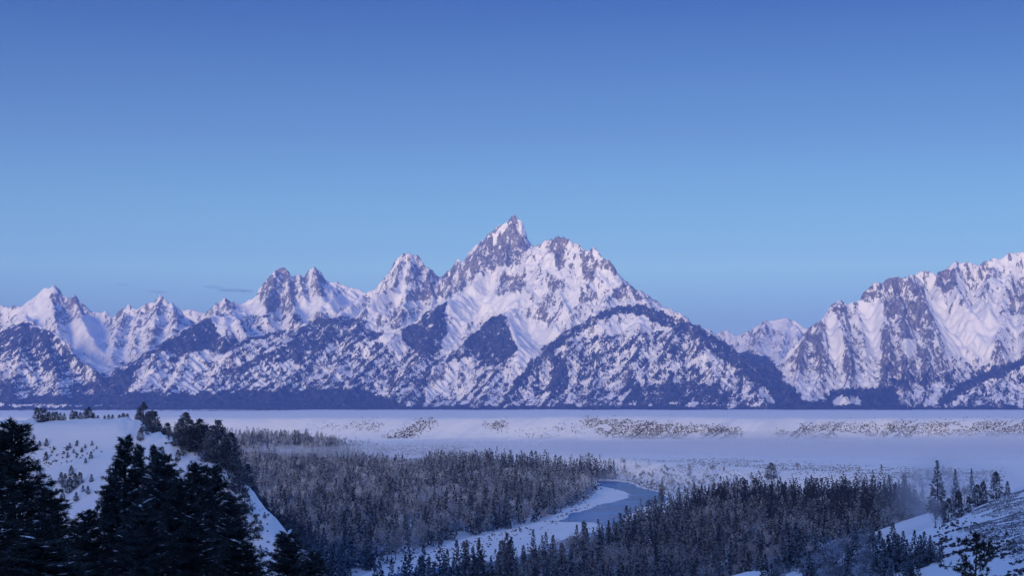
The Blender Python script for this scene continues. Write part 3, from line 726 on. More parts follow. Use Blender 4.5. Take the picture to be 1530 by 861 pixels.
def cottonwood_trunk(h, seed):
    rg = np.random.default_rng(seed); Vs = []; Fs = []; n = 0
    V, Fc = tube([(0, 0, -.6), (0, 0, h * .2), (.2, .1, h * .5), (0, .2, h * .8)], [.35, .26, .17, .04]); Vs.append(V); Fs.append(Fc); n += len(V)
    for i in range(9):
        z = h * (.18 + .05 * i); a = rg.random() * 6.28; l = h * .3
        p = [(0, 0, z), (math.cos(a) * l * .45, math.sin(a) * l * .45, z + l * .5), (math.cos(a) * l * .7, math.sin(a) * l * .7, z + l * 1.0)]
        V, Fc = tube(p, [.13, .08, .02], 5); Vs.append(V); Fs.append(Fc + n); n += len(V)
    return mesh_np('trunk', np.concatenate(Vs), [np.concatenate(Fs)], [M['paleb']], smooth=True)

def bushy_arrays(h, w, seed, frost, nb=150, nq=13, size=.42):
    rg = np.random.default_rng(seed); Vs = []; Fr = []
    t = rg.random(nb) ** 1.25; a = rg.random(nb) * 6.283; lump = 1 + .3 * np.sin(a * 2 + rg.random() * 6) * np.sin(t * 9 + rg.random() * 6)
    rad = w * (1 - t) ** .62 * np.minimum(1, .6 + t * 3) * lump * (.35 + .65 * rg.random(nb) ** .4) + .1
    c = np.stack([np.cos(a) * rad, np.sin(a) * rad, h * (.05 + .93 * t)], 1)
    fb = frost + rg.normal(size=nb) * .2
    c = np.repeat(c, nq, 0) + rg.normal(size=(nb * nq, 3)) * np.array([.34, .34, .26]) * np.repeat(np.clip(.5 + rad / w, .4, 1.2), nq)[:, None]; fr = np.repeat(fb, nq) + rg.normal(size=nb * nq) * .1
    out = c - np.array([0, 0, 1.]) * c[:, 2:3] * .8; out /= np.linalg.norm(out, axis=1, keepdims=True) + 1e-6
    d = out * .5 + np.array([0, 0, .35]) + rg.normal(size=c.shape) * .5; d /= np.linalg.norm(d, axis=1, keepdims=True)
    sd = np.cross(d, rg.normal(size=d.shape)); sd /= np.linalg.norm(sd, axis=1, keepdims=True)
    l = size * (.6 + .8 * rg.random((len(c), 1)))
    V = np.stack([c - d * l * .4, c + sd * l * .3, c + d * l * .7, c - sd * l * .3], 1).reshape(-1, 3)
    k = np.arange(len(c))[:, None] * 4
    F_ = np.concatenate([k + [0, 1, 2], k + [0, 2, 3]], 0)
    return V.astype(np.float32), F_.astype(np.int32), np.repeat(fr, 4).astype(np.float32)
def conifer_arrays(h, w, seed, frost, nb, nq, size):
    rg = np.random.default_rng(seed); t = (np.arange(nb) + rg.random(nb)) / nb; t = t ** 1.15; a = np.arange(nb) * 2.4 + rg.normal(size=nb) * .4
    env = w * (1 - t) ** .85 * np.minimum(1, .7 + t * 4); q = rg.random(nb) ** .35
    rad = env * q * (1 + .22 * rg.normal(size=nb)) + .12
    c = np.stack([np.cos(a) * rad, np.sin(a) * rad, h * (.05 + .95 * t) - .25 * rad], 1)
    fb = frost + rg.normal(size=nb) * .15 + 1.3 * (q - .80)
    c = np.repeat(c, nq, 0); sc_ = np.repeat(np.clip(env / w, .25, 1), nq)[:, None]
    c = c + rg.normal(size=c.shape) * np.array([.5, .5, .42]) * sc_
    fr = np.repeat(fb, nq) + rg.normal(size=len(c)) * .12
    out = c * np.array([1, 1, 0.]); out /= np.linalg.norm(out, axis=1, keepdims=True) + 1e-6
    d = out * .7 + np.array([0, 0, -.12]) + rg.normal(size=c.shape) * .42; d /= np.linalg.norm(d, axis=1, keepdims=True)
    sd = np.cross(d, rg.normal(size=d.shape) + np.array([0, 0, .8])); sd /= np.linalg.norm(sd, axis=1, keepdims=True)
    l = size * (.6 + .8 * rg.random((len(c), 1))) * (.45 + .55 * sc_)
    V = np.stack([c - d * l * .45, c + sd * l * .36, c + d * l * .65, c - sd * l * .36], 1).reshape(-1, 3)
    k = np.arange(len(c))[:, None] * 4; F_ = np.concatenate([k + [0, 1, 2], k + [0, 2, 3]], 0); fr = np.repeat(fr, 4)
    n = len(V); V = np.concatenate([V, [(.16, 0, h * .88), (-.08, .14, h * .88), (-.08, -.14, h * .88), (0, 0, h * 1.03)]])
    F_ = np.concatenate([F_, [(n, n + 1, n + 3), (n + 1, n + 2, n + 3), (n + 2, n, n + 3)]]); fr = np.concatenate([fr, [frost] * 4])
    return V.astype(np.float32), F_.astype(np.int32), fr.astype(np.float32)
SPV = [dict(h=20, w=3.2, lv=15, br=9, seed=s, frost=f, droop=d, ragged=r, base=.06) for s, f, d, r in ((1,.35,.4,.25),(2,.5,.5,.35),(3,.6,.35,.3),(4,.25,.45,.4),(5,.45,.55,.2),(6,.7,.4,.35))]
CV_ = ((1, 3.5, .40), (2, 4.0, .50), (3, 3.1, .60), (4, 3.7, .30), (5, 4.3, .45), (6, 3.3, .70))
near_sp = [conifer_arrays(20, w_, s_, f_, 110, 11, 1.0) for s_, w_, f_ in CV_]
mid_sp = [conifer_arrays(20, w_, s_ + 10, f_, 52, 6, 1.5) for s_, w_, f_ in CV_]
far_sp = [conifer_arrays(20, w_, s_ + 20, f_, 30, 4, 2.1) for s_, w_, f_ in CV_]
near_cw = [cottonwood_arrays(13 + s, 4. + .3 * s, 900, s, .5) for s in range(4)]
mid_cw = [cottonwood_arrays(13 + s, 4. + .3 * s, 330, s + 10, .8) for s in range(4)]

def scatter(poly, spacing, jit=.45):
    Pg = [ground_pt(u, v) for u, v in poly]
    xs = [p[0] for p in Pg]; ys = [p[1] for p in Pg]
    pts = []
    y = min(ys)
    gx, gy = np.meshgrid(np.arange(min(xs), max(xs), spacing), np.arange(min(ys), max(ys), spacing))
    gx = (gx + RNG.normal(size=gx.shape) * spacing * jit).ravel(); gy = (gy + RNG.normal(size=gy.shape) * spacing * jit).ravel()
    k = in_poly(gx, gy, Pg)
    return gx[k], gy[k]
TX, TY, TK, TS = [], [], [], []
def add_forest(poly, spacing, mixf, hs=1.0, thin=None):
    x, y = scatter(poly, spacing)
    k = ~in_poly(x, y, WATER) & (dist_poly(x, y, WATER) > 3)
    x, y = x[k], y[k]
    n = fbm(x / 130, y / 130, 3, 33); c = mixf(x, y, n)
    dens = fbm(x / 45, y / 45, 2, 35)
    k = dens > -.62; x, y, c, n = x[k], y[k], c[k], n[k]
    TX.append(x); TY.append(y); TK.append((RNG.random(len(x)) < c).astype(int)); TS.append(hs * 1.14 * (.60 + .60 * RNG.random(len(x)) ** 1.3 + .22 * fbm(x / 60, y / 60, 2, 44)))
add_forest(LEFT_FOREST, 10.8, lambda x, y, n: np.where(y > 1900, .35, np.where(n > .12, .55, .06)) + .12 * (y < 1900))
add_forest(RIGHT_FOREST, 10.4, lambda x, y, n: np.where(n > .22, .45, .03) * np.where(y > 1350, .3, 1.) + .12 * ((y < 1250) & (x > 140)))
add_forest([(632,700),(700,700),(780,704),(860,712),(920,714),(915,720),(860,718),(760,712),(640,710)], 10., lambda x, y, n: 0 * x, 1.15)
# pale willows along the banks and below the terrace
for P_, sp_ in (([(890,716),(930,712),(1000,722),(1080,728),(1130,740),(1060,745),(1000,737),(950,722),(905,717)], 17.), ([(1350,745),(1420,740),(1430,775),(1390,790),(1360,780)], 13.), ([(330,672),(500,680),(640,700),(600,702),(480,690)], 22.), ([(460,675),(500,672),(505,690),(465,690)], 9.)):
    x, y = scatter(P_, sp_); k = ~in_poly(x, y, WATER) & (dist_poly(x, y, WATER) > 5)
    x, y = x[k], y[k]; TX.append(x); TY.append(y); TK.append((RNG.random(len(x)) < .85).astype(int)); TS.append(.42 + .3 * RNG.random(len(x)))
TX = np.concatenate(TX); TY = np.concatenate(TY); TK = np.concatenate(TK); TS = np.concatenate(TS)
TZ = ground_h(TX, TY)
k = (TZ < 30); TX, TY, TK, TS, TZ = [a[k] for a in (TX, TY, TK, TS, TZ)]
print('forest trees', len(TX), 'conifers', int((TK == 0).sum()), round(time.time() - T0, 1))
RF_ = in_poly(*uv_of(TX, TY, TZ), RIGHT_FOREST)
TF_ = (RNG.random(len(TX)) - .5) * 1.1 + .45 * fbm(TX / 110, TY / 110, 2, 55) - .75 * (RF_ & (TY > 1420)) * sst(1420, 1560, TY) + .15 * (~RF_ & (TY > 1500)) - .12
TU, TVb = uv_of(TX, TY, TZ); _, TVt = uv_of(TX, TY, TZ + 18 * TS)
infr = (TU > -10) & (TU < 1540) & (TVt < 855) & ~((TU < 400) & (TVt > 700)) & ~((TU < 300))
rest_k = np.ones(len(TX), bool); indiv = {}
for kind, cap in ((0, 262), (1, 150)):
    idx = np.where(infr & (TK == kind))[0]; idx = idx[np.argsort(TY[idx] / (TS[idx]))][:cap]
    indiv[kind] = idx; rest_k[idx] = False

def merge(arrs, x, y, z, sc, rot, fr):
    Vs = []; Fs = []; Fr = []; n = 0
    for vi in range(len(arrs)):
        V0, F0, R0 = arrs[vi]; k = np.where(np.arange(len(x)) % len(arrs) == vi)[0]
        if not len(k): continue
        c, s = np.cos(rot[k])[:, None], np.sin(rot[k])[:, None]; S = sc[k][:, None]
        wv = (.85 + .35 * RNG.random(len(k)))[:, None]
        vx = (V0[:, 0][None] * c - V0[:, 1][None] * s) * S * wv + x[k][:, None]; vy = (V0[:, 0][None] * s + V0[:, 1][None] * c) * S * wv + y[k][:, None]
        vz = V0[:, 2][None] * S + z[k][:, None]
        Vs.append(np.stack([vx, vy, vz], -1).reshape(-1, 3))
        Fs.append((F0[None] + (np.arange(len(k)) * len(V0))[:, None, None] + n).reshape(-1, 3)); n += len(k) * len(V0)
        Fr.append((R0[None] + fr[k][:, None]).ravel())
    return np.concatenate(Vs), np.concatenate(Fs), np.concatenate(Fr)
def stuff(name, label, cat, sel, arrs, mat):
    if not len(sel): return
    V, Fc, Fr = merge(arrs, TX[sel], TY[sel], TZ[sel] - .3, TS[sel], RNG.random(len(sel)) * 6.28, (RNG.random(len(sel)) - .5) * .8)
    o = link(name, mesh_np(name, V, [Fc], [mat], attrs={'frost': Fr})); tag(o, label, cat, kind='stuff'); return o
rk = rest_k & (TU > -250) & (TU < 1780) & ~((TU < 140) & (TY < 1500))
for nm, lab, cond in (('conifer_forest', 'frosted conifer forest filling the valley floor on both sides of the river', TK == 0),):
    V1, F1, R1 = merge(mid_sp, *(a[rk & cond & (TY < 1700)] for a in (TX, TY, TZ, TS)), RNG.random((rk & cond & (TY < 1700)).sum()) * 6.28, TF_[rk & cond & (TY < 1700)])
    V2, F2, R2 = merge(far_sp, *(a[rk & cond & (TY >= 1700)] for a in (TX, TY, TZ, TS)), RNG.random((rk & cond & (TY >= 1700)).sum()) * 6.28, TF_[rk & cond & (TY >= 1700)])
    o = link(nm, mesh_np(nm, np.concatenate([V1, V2]), [np.concatenate([F1, F2 + len(V1)])], [M['spruce']], attrs={'frost': np.concatenate([R1, R2])})); tag(o, lab, 'forest', kind='stuff')
stuff('frosted_woods', 'pale frosted leafless trees growing through the valley forest', 'woods', np.where(rk & (TK == 1))[0], mid_cw, M['twig'])

crown_me = [mesh_np('spruce_crown', a[0], [a[1]], [M['spruce']], attrs={'frost': a[2]}) for a in near_sp]
trunk_me = trunk_mesh(20, .28, M['bark'])
cwc_me = [mesh_np('cottonwood_crown', a[0], [a[1]], [M['twig']], attrs={'frost': a[2]}) for a in near_cw]
cwt_me = [cottonwood_trunk(13 + s, s) for s in range(4)]
def tree(name, crown, trunk, loc, sc, rz, label, cat, group, wide=1.):
    e = bpy.data.objects.new(name, None); COL.objects.link(e)
    e.location = loc; e.rotation_euler[2] = rz; e.scale = (sc * wide, sc * wide, sc); e.empty_display_size = .5
    c = bpy.data.objects.new('crown', crown); COL.objects.link(c); c.parent = e
    t = bpy.data.objects.new('trunk', trunk); COL.objects.link(t); t.parent = e
    tag(e, label, cat, group); return e
for j, i in enumerate(indiv[0]):
    right = TVb[i] > np.interp(TU[i], [500, 600, 760, 900, 960, 1500], [900, 860, 840, 800, 740, 730])
    lab = 'grey green frosted spruce in the forest on the near side of the river' if right else 'frosted spruce in the forest on the far left bank of the river'
    tree('spruce_tree', crown_me[j % 6], trunk_me, (TX[i], TY[i], TZ[i] - .3), TS[i], random.random() * 6.28, lab, 'spruce', 'spruces of the forest right of the river' if right else 'spruces of the forest left of the river', random.uniform(.85, 1.2))
for j, i in enumerate(indiv[1]):
    right = TVb[i] > np.interp(TU[i], [500, 600, 760, 900, 960, 1500], [900, 860, 840, 800, 740, 730])
    lab = 'pale leafless frosted tree among the spruces on the near side of the river' if right else 'pale leafless frosted tree among the spruces on the far left bank'
    tree('cottonwood_tree', cwc_me[j % 4], cwt_me[j % 4], (TX[i], TY[i], TZ[i] - .3), TS[i], random.random() * 6.28, lab, 'frosted tree', 'frosted trees right of the river' if right else 'frosted trees left of the river')
print('forest built', round(time.time() - T0, 1))

# trees on the knoll, the right slope and the far bench: (u, v of the foot, distance, height in picture rows, kind)
def gz(x, y): return float(ground_h(np.array([x]), np.array([y]))[0])
RIDGE_SP = [bushy_arrays(10, 2.7, 60 + s, .25 + .1 * s) for s in range(4)]
ridge_me = [mesh_np('pine_crown', a[0], [a[1]], [M['ridge']], attrs={'frost': a[2]}) for a in RIDGE_SP]
ridge_tr = trunk_mesh(10, .2, M['bark'])
def foot_of(u, v, D0=260., D1=1300.):
    D = np.arange(D0, D1, 1.5); x, _, _ = pt(u, v, 1.); x = x * D; z = CAMZ + (pt(u, v, 1000.)[2] - CAMZ) / 1000. * D
    g = ground_h(x, D); k = np.where(g >= z)[0]
    return float(D[k[0]]) if len(k) else None
def put_uv(u, v, hpx, *a, **kw):
    D = foot_of(u, v)
    if D is None: D = foot_of(u, v + 6)
    if D is None: print('no foot', u, v); return
    return put(u, D, hpx, *a, **kw)
def put(u, D, hpx, lab, group, kind=0, wide=1., name='pine_tree', cat='pine'):
    x = (u - U0) / F * D; z = gz(x, D); hm = hpx * D / F
    j = random.randrange(4)
    if kind == 0: return tree(name, ridge_me[j], ridge_tr, (x, D, z - .2), hm / 10., random.random() * 6.28, lab, cat, group, wide)
    if kind == 1: return tree('cottonwood_tree', cwc_me[j], cwt_me[j], (x, D, z - .2), hm / (13. + j), random.random() * 6.28, lab, 'frosted tree', group, wide)
    return tree('spruce_tree', crown_me[j], trunk_me, (x, D, z - .2), hm / 20., random.random() * 6.28, lab, 'spruce', group, wide)
G1 = 'pines along the top of the left snow hill'
for u, h in ((57,18),(63,22),(69,20),(75,15),(81,14),(86,16),(92,12),(98,11),(110,14),(115,18),(122,12),(130,20),(135,19),(141,14),(148,11),(158,11),(164,13),(170,10),(180,12),(186,15),(192,13)):
    put(u, 720 + random.uniform(-8, 30), h, 'small dark pine in the row on top of the left snow hill', G1, 0, 1.3)
G2 = 'pines on the shoulder of the left hill'
for u, D, h in ((210,690,24),(216,680,38),(220,690,30),(226,670,42),(233,665,45),(240,668,40),(247,660,34),(252,650,36),(258,655,30),(266,640,34),(272,640,48),(279,630,58),(286,628,52),(292,620,60),(300,620,58),(306,615,66),(313,610,50),(320,600,64),(327,600,72),(333,590,60),(340,590,54),(346,590,66),(352,580,50),(360,570,50),(368,560,44),(285,660,54),(300,665,58),(318,650,60),(332,640,58),(345,640,52),(358,620,48),(372,600,50),(384,640,46),(395,640,52),(268,670,44),(256,690,40),(384,612,34),(397,612,32),(409,610,36),(420,608,38),(431,606,40),(443,603,44),(454,602,46),(466,600,44),(376,618,36),(414,616,30),(437,612,36)):
    b = D + random.uniform(12, 34)
    put(u, b, h * .88, 'grey frosted pine in the clump spilling down the right shoulder of the hill', G2, 0, 1.25)
G3 = 'young firs scattered on the left snow slope'
for u, v, h in ((53,661,8),(72,668,12),(62,672,9),(72,688,14),(83,676,6),(103,676,8),(107,672,9),(117,668,8),(125,676,8),(130,671,7),(140,668,8),(147,672,6),(118,664,5),(139,686,12),(131,694,8),(104,685,8),(113,680,7),(60,700,8),(95,722,24),(101,728,30),(108,735,34),(116,728,32),(123,722,26),(110,712,22),(98,745,22),(80,730,14),(70,745,20),(62,715,18),(88,740,10),(135,742,12),(118,748,14),(128,735,10),(140,720,12),(238,640,8),(254,655,12),(212,660,20),(222,652,12),(262,668,14),(268,690,24),(246,680,10),(275,682,16),(230,648,8),(345,758,14),(352,772,16),(385,786,14),(392,798,16),(386,812,20),(370,770,12),(392,830,14),(380,838,10),(398,780,9)):
    put_uv(u, v, h * (.72 if h > 20 else 1), 'small dark fir standing alone on the open snow slope of the left hill', G3, 0, 1.1, 'fir_tree', 'fir')
G4 = 'spruces and frosted trees along the right snow slope'
for u, v, h, kd in ((1175,852,62,2),(1186,848,66,2),(1196,856,52,2),(1168,846,30,1),(1206,862,30,1),(1215,866,70,2),(1226,858,62,2),(1240,870,66,1),(1236,856,44,2),(1254,846,44,1),(1262,866,50,2),(1250,880,40,1),(1275,850,58,2),(1286,864,48,1),(1290,836,44,1),(1300,858,66,2),(1310,868,72,2),(1304,832,34,1),(1322,862,60,2),(1330,846,62,2),(1338,858,56,2),(1345,840,44,2),(1350,856,48,2),(1355,868,36,2),(1362,846,52,2),(1370,852,50,2),(1376,840,44,2),(1385,842,40,2),(1391,843,32,2),(1398,844,26,2),(1270,880,44,2),(1205,880,54,2),(1318,880,58,2),(1345,884,40,2),(1284,886,48,1),(1296,880,34,2),(1232,884,40,1),(1366,874,30,2),(1152,868,40,1),(1160,872,40,2),(1140,880,50,2),(1222,842,24,1),(1410,800,6,2)):
  for du, dv in ((0, 0), (random.uniform(-9, 9), random.uniform(-8, 8))):
    put_uv(u + du, v + dv, h * (1 if du == 0 else random.uniform(.6, 1.)), 'dark spruce in the loose row on the right snow slope' if kd == 2 else 'pale leafless frosted tree in the loose row on the right snow slope', G4 if kd == 2 else G4 + ', leafless', kd, 1.35)
RIGHT_TOPS = ((1397,688,760,'tall rounded tree standing in the fog behind the right snow slope',2,1.1),
    (1484,705,632,'lone dark spruce on the skyline of the right snow slope',0,1.0),
    (1413,745,606,'spruce at the left end of the row below the crest of the brown scrub slope',0,.9),
    (1428,731,612,'second spruce of the row below the crest of the brown scrub slope',0,.75),
    (1442,742,610,'smallest spruce of the row below the crest of the brown scrub slope',0,.8),
    (1456,724,622,'broad brownish spruce in the row below the crest of the brown scrub slope',0,1.0),
    (1465,717,628,'brownish spruce leaning on the broad one below the crest of the scrub slope',0,.8),
    (1424,701,800,'small foggy tree right of the tall tree in the fog',2,.9),
    (1448,700,790,'thin foggy tree above the brownish spruces on the right',2,.7),
    (1501,719,660,'tiny foggy tree right of the lone skyline spruce',0,.8),
    (1393,742,640,'pale frosted tree at the foot of the tall tree in the fog',1,.8),
    (1404,748,625,'pale frosted tree just left of the row of spruces below the scrub slope',1,.7),
    (1376,748,900,'pale frosted tree at the misty right end of the forest',1,.9),
    (1437,722,760,'hazy bush tree behind the smallest spruce of the row',1,.9))
for u, D, h, lab, kd, wd in (
    (1150,1950,24,'lone round tree on the terrace edge above the right forest',0,1.6),
    (1189,2000,12,'small frosted bush tree on the terrace edge right of the lone round tree',1,1.0),
    (1110,1960,10,'small dark tree on the terrace edge left of the lone round tree',0,1.),
    (1121,1990,10,'pointed small tree between the lone round tree and its small dark neighbour',0,1.),
    (988,1890,26,'lone spruce on the bank at the river bend',2,1.1),
    (728,2420,34,'tall pale tree rising behind the dark far clump of trees',0,.7)):
    put(u, D, h, lab, None, kd, wd)
for u, vt, D, lab, kd, wd in RIGHT_TOPS:
    x_ = (u - U0) / F * D; put(u, D, (pt(u, vt, D)[2] - gz(x_, D)) * F / D, lab, None, kd, wd)
print('slope trees', round(time.time() - T0, 1))

# ------------------------------------------------------------------ near pines
def big_pine(h, w, seed, whorl=.55, up=.15, tuft=.17, dens=1., base=.1, power=.75):
    """limbs with side twigs, each carrying bunches of narrow needles; returns crown, trunk and snow arrays"""
    rg = np.random.default_rng(seed)
    CV, TV, TF, SV = [], [], [], []
    tn = 0
    V, Fc = tube([(0, 0, -1.5), (0, 0, h * .25), (.15, .1, h * .6), (0, 0, h * .98)], [h * .014 + .1, h * .012 + .08, h * .007 + .04, .02], 8); TV.append(V); TF.append(Fc); tn += len(V)
    starts, dirs, lens = [], [], []
    z = h * base
    while z < h * .98:
        t = (z - h * base) / (h * (1 - base))
        nb = rg.integers(5, 8)
        for b in range(nb):
            a = rg.random() * 6.283
            prof = (1 - t) ** power * min(1., .55 + 1.6 * t)
            l = w * prof * (.6 + .6 * rg.random()) + .18
            zz = z + rg.normal() * .15
            e0 = up + .5 * t + rg.normal() * .1; 
            ps = [np.array([0, 0, zz])]; d = np.array([math.cos(a) * math.cos(e0), math.sin(a) * math.cos(e0), math.sin(e0) - .12])
            ns = max(3, int(l / .45)); st = l / ns
            for k in range(ns):
                d = d + rg.normal(size=3) * .09; d[2] += .05 if k > ns * .5 else -.02; d /= np.linalg.norm(d); ps.append(ps[-1] + d * st)
            if l > .7:
                V, Fc = tube(ps[::2] if len(ps) > 5 else ps, np.linspace(.03 + .012 * l, .008, len(ps[::2] if len(ps) > 5 else ps)), 4); TV.append(V); TF.append(Fc + tn); tn += len(V)
            for k in range(1, ns + 1):
                if k < ns * .22 and l > 1.5: continue
                p = ps[k]; dd = (ps[k] - ps[k - 1]) / st
                sd = np.cross(dd, (0, 0, 1)); sd /= np.linalg.norm(sd) + 1e-6
                m = max(1, int(dens * 3.4))
                for q in range(m):
                    s = 1 if rg.random() < .5 else -1
                    dirn = dd * .6 + sd * s * (.4 + .7 * rg.random()) + np.array([0, 0, .15 + .3 * rg.normal()]); dirn /= np.linalg.norm(dirn)
                    ln = (.25 + .5 * rg.random()) * (.5 + .5 * (1 - k / ns)) * min(1.2, .5 + l * .25, l * .6)
                    for w_ in np.arange(0, ln + .01, .13): starts.append(p + dirn * w_); dirs.append(dirn)
                starts.append(p); dirs.append(dd)
                if rg.random() < .22: SV.append((p + np.array([0, 0, .06]), .05 + .08 * rg.random(), dd))
        z += whorl * (.7 + .6 * rg.random()) * (1 - .65 * t)
    S = np.array(starts); Dn = np.array(dirs); n = len(S); K = 7
    base_ = np.repeat(S, K, 0); dd = np.repeat(Dn, K, 0)
    nd = dd * .7 + rg.normal(size=(n * K, 3)) * .62; nd /= np.linalg.norm(nd, axis=1, keepdims=True)
    sl = tuft * (.6 + .7 * rg.random(n * K))[:, None]
    sd = np.cross(nd, rg.normal(size=(n * K, 3))); sd /= np.linalg.norm(sd, axis=1, keepdims=True) + 1e-6
    wd = .014 + .012 * rg.random((n * K, 1))
    base_ = base_ + rg.normal(size=base_.shape) * .04
    V = np.stack([base_ - sd * wd, base_ + sd * wd, base_ + nd * sl], 1).reshape(-1, 3)
    Fc = np.arange(n * K * 3).reshape(-1, 3)
    fr = np.repeat(rg.random(n * K) * .5, 3)
    crown = mesh_np('pine_crown', V, [Fc], [M['pine']], attrs={'frost': fr})
    trunk = mesh_np('trunk', np.concatenate(TV), [np.concatenate(TF)], [M['bark']], smooth=True)
    ov = []; of = []; c = 0
    for p, r, dd in SV:
        side = np.cross(dd, (0, 0, 1)); side /= np.linalg.norm(side) + 1e-6
        q = []
        for j in range(6):
            a_ = j * 1.047; q.append(p + (dd * math.cos(a_) * 1.8 + side * math.sin(a_)) * r * (.7 + .5 * rg.random()))
        q.append(p + np.array([0, 0, r * .6])); ov += q
        of += [(c + j, c + (j + 1) % 6, c + 6) for j in range(6)]; c += 7
    snow = mesh_np('snow_clumps', np.array(ov), [np.array(of)], [M['clump']], smooth=True) if ov else None
    return crown, trunk, snow, n * K
def near_tree(u, vtop, D, proto, lab, rz, wide=1., foot=None, name='pine_tree', cat='pine'):
    crown, trunk, snow, h = proto
    x, y, zt = pt(u, vtop, D); zb = gz(x, D) - .2
    s = (zt - zb) / h
    e = bpy.data.objects.new(name, None); COL.objects.link(e); e.location = (x, y, zb); e.rotation_euler[2] = rz; e.scale = (wide, wide, s)
    for nm, m_ in (('crown', crown), ('trunk', trunk), ('snow', snow)):
        if m_ is None: continue
        o = bpy.data.objects.new(nm, m_); COL.objects.link(o); o.parent = e
        if nm == 'snow': o['kind'] = 'stuff'
    tag(e, lab, cat, None); return e
pA = (*big_pine(26, 4.4, 101, .50, .05, .20, 1.0, .08, .85)[:3], 26)
pB = (*big_pine(28, 3.9, 102, .48, .15, .18, 1.0, .08, .82)[:3], 28)
pC = (*big_pine(26, 4.1, 103, .46, .15, .18, 1.0, .08, .74)[:3], 26)
pD = (*big_pine(12, 3.2, 104, .42, .15, .18, .9, .05, .7)[:3], 12)
NEAR = [(18,622,60,pA,'black pine at the left edge reaching highest of the near trees',.3,1.2),
    (-38,640,52,pA,'black pine cut off by the left edge of the view, behind the tallest near tree',2.,1.1),
    (75,725,70,pC,'lower dark pine right of the tall pine at the left edge',1.,1.1),
    (187,648,100,pB,'tallest pine of the dark central clump on the near left',.5,1.15),
    (208,662,108,pB,'slim pine close behind the tallest one of the dark central clump',2.6,.9),
    (234,663,104,pB,'sharp topped pine right of the tallest one in the dark clump',4.,1.05),
    (168,705,96,pC,'dark pine filling the left side of the near central clump',3.3,1.05),
    (260,700,105,pC,'bushy dark pine in the middle of the near clump',1.4,1.1),
    (296,688,100,pC,'broad flat topped pine near the right end of the dark clump',2.2,1.25),
    (318,692,104,pC,'broad pine leaning on its flat topped neighbour at the right of the clump',5.,1.1),
    (350,735,98,pC,'lower round topped pine at the right end of the dark clump',.9,1.1),
    (245,672,98,pC,'dark pine in the gap between the slim pine and the bushy middle one',1.7,1.2),
    (275,712,92,pC,'dark pine tucked under the flat topped pine',2.1,1.2),
    (128,760,84,pC,'dark low pine between the left edge pines and the central clump',4.4,1.15),
    (360,806,80,pC,'short pine below the right end of the dark clump',1.9,1.3),
    (214,745,84,pC,'dark pine in front of the central clump',5.5,1.2),
    (290,770,84,pC,'dark pine low in front of the right half of the clump',2.9,1.2),
    (60,800,46,pC,'low dark pine in the bottom left corner',2.4,1.3),
    (430,792,72,pC,'open branched pine low beside the snow strip, right of the clump',.2,1.0),
    (466,822,70,pC,'short dark pine at the bottom between the clump and the forest',3.7,.9)]
for a in NEAR: near_tree(*a)
print('near pines', round(time.time() - T0, 1))

# bare leaning sapling at the lower right
def sapling():
    rg = np.random.default_rng(9)
    e = bpy.data.objects.new('pine_sapling', None); COL.objects.link(e)
    x, y, zt = pt(1452, 806, 46.); zb = gz(x, 46.)
    hgt = zt - zb
    TV, TF, n = [], [], 0; SS = []
    V, Fc = tube([(0, 0, -.3), (.05, 0, hgt * .5), (0, 0, hgt * .8), (.15, 0, hgt)], [.09, .06, .04, .015], 6); TV.append(V); TF.append(Fc); n += len(V)
    for i in range(34):
        z = hgt - 2.3 * rg.random() ** 1.0; a = rg.random() * 6.28; l = (.35 + .75 * rg.random()) * min(1, .35 + (hgt - z) * .6)
        d = np.array([math.cos(a), math.sin(a) * .8, .25 + .3 * rg.random()]); d /= np.linalg.norm(d); ps = [np.array([.05, 0, z])]
        for k in range(5): d = d + rg.normal(size=3) * .18; d[2] += .06; d /= np.linalg.norm(d); ps.append(ps[-1] + d * l / 5)
        V, Fc = tube(ps, np.linspace(.022, .008, 6), 4); TV.append(V); TF.append(Fc + n); n += len(V)
        for p in ps[2:]:
            for q in range(2): SS.append((p + rg.normal(size=3) * .05, d))
        SS.append((ps[-1], d)); SS.append((ps[-1], d))
    S = np.array([s[0] for s in SS]); Dn = np.array([s[1] for s in SS]); K = 16
    b_ = np.repeat(S, K, 0); nd = np.repeat(Dn, K, 0) * .3 + rg.normal(size=(len(b_), 3)) * .7; nd /= np.linalg.norm(nd, axis=1, keepdims=True)
    sd = np.cross(nd, rg.normal(size=nd.shape)); sd /= np.linalg.norm(sd, axis=1, keepdims=True)
    V = np.stack([b_ - sd * .011, b_ + sd * .011, b_ + nd * (.06 + .08 * rg.random((len(b_), 1)))], 1).reshape(-1, 3)
    e.location = (x, 46., zb)
    o = link('crown', mesh_np('sapling_crown', V, [np.arange(len(V)).reshape(-1, 3)], [M['pine']], attrs={'frost': np.zeros(len(V))}), e)
    o = link('trunk', mesh_np('trunk', np.concatenate(TV), [np.concatenate(TF)], [M['bark']]), e)
    tag(e, 'sparse dark pine top poking up at the lower right in front of the snow slope', 'sapling')
sapling()

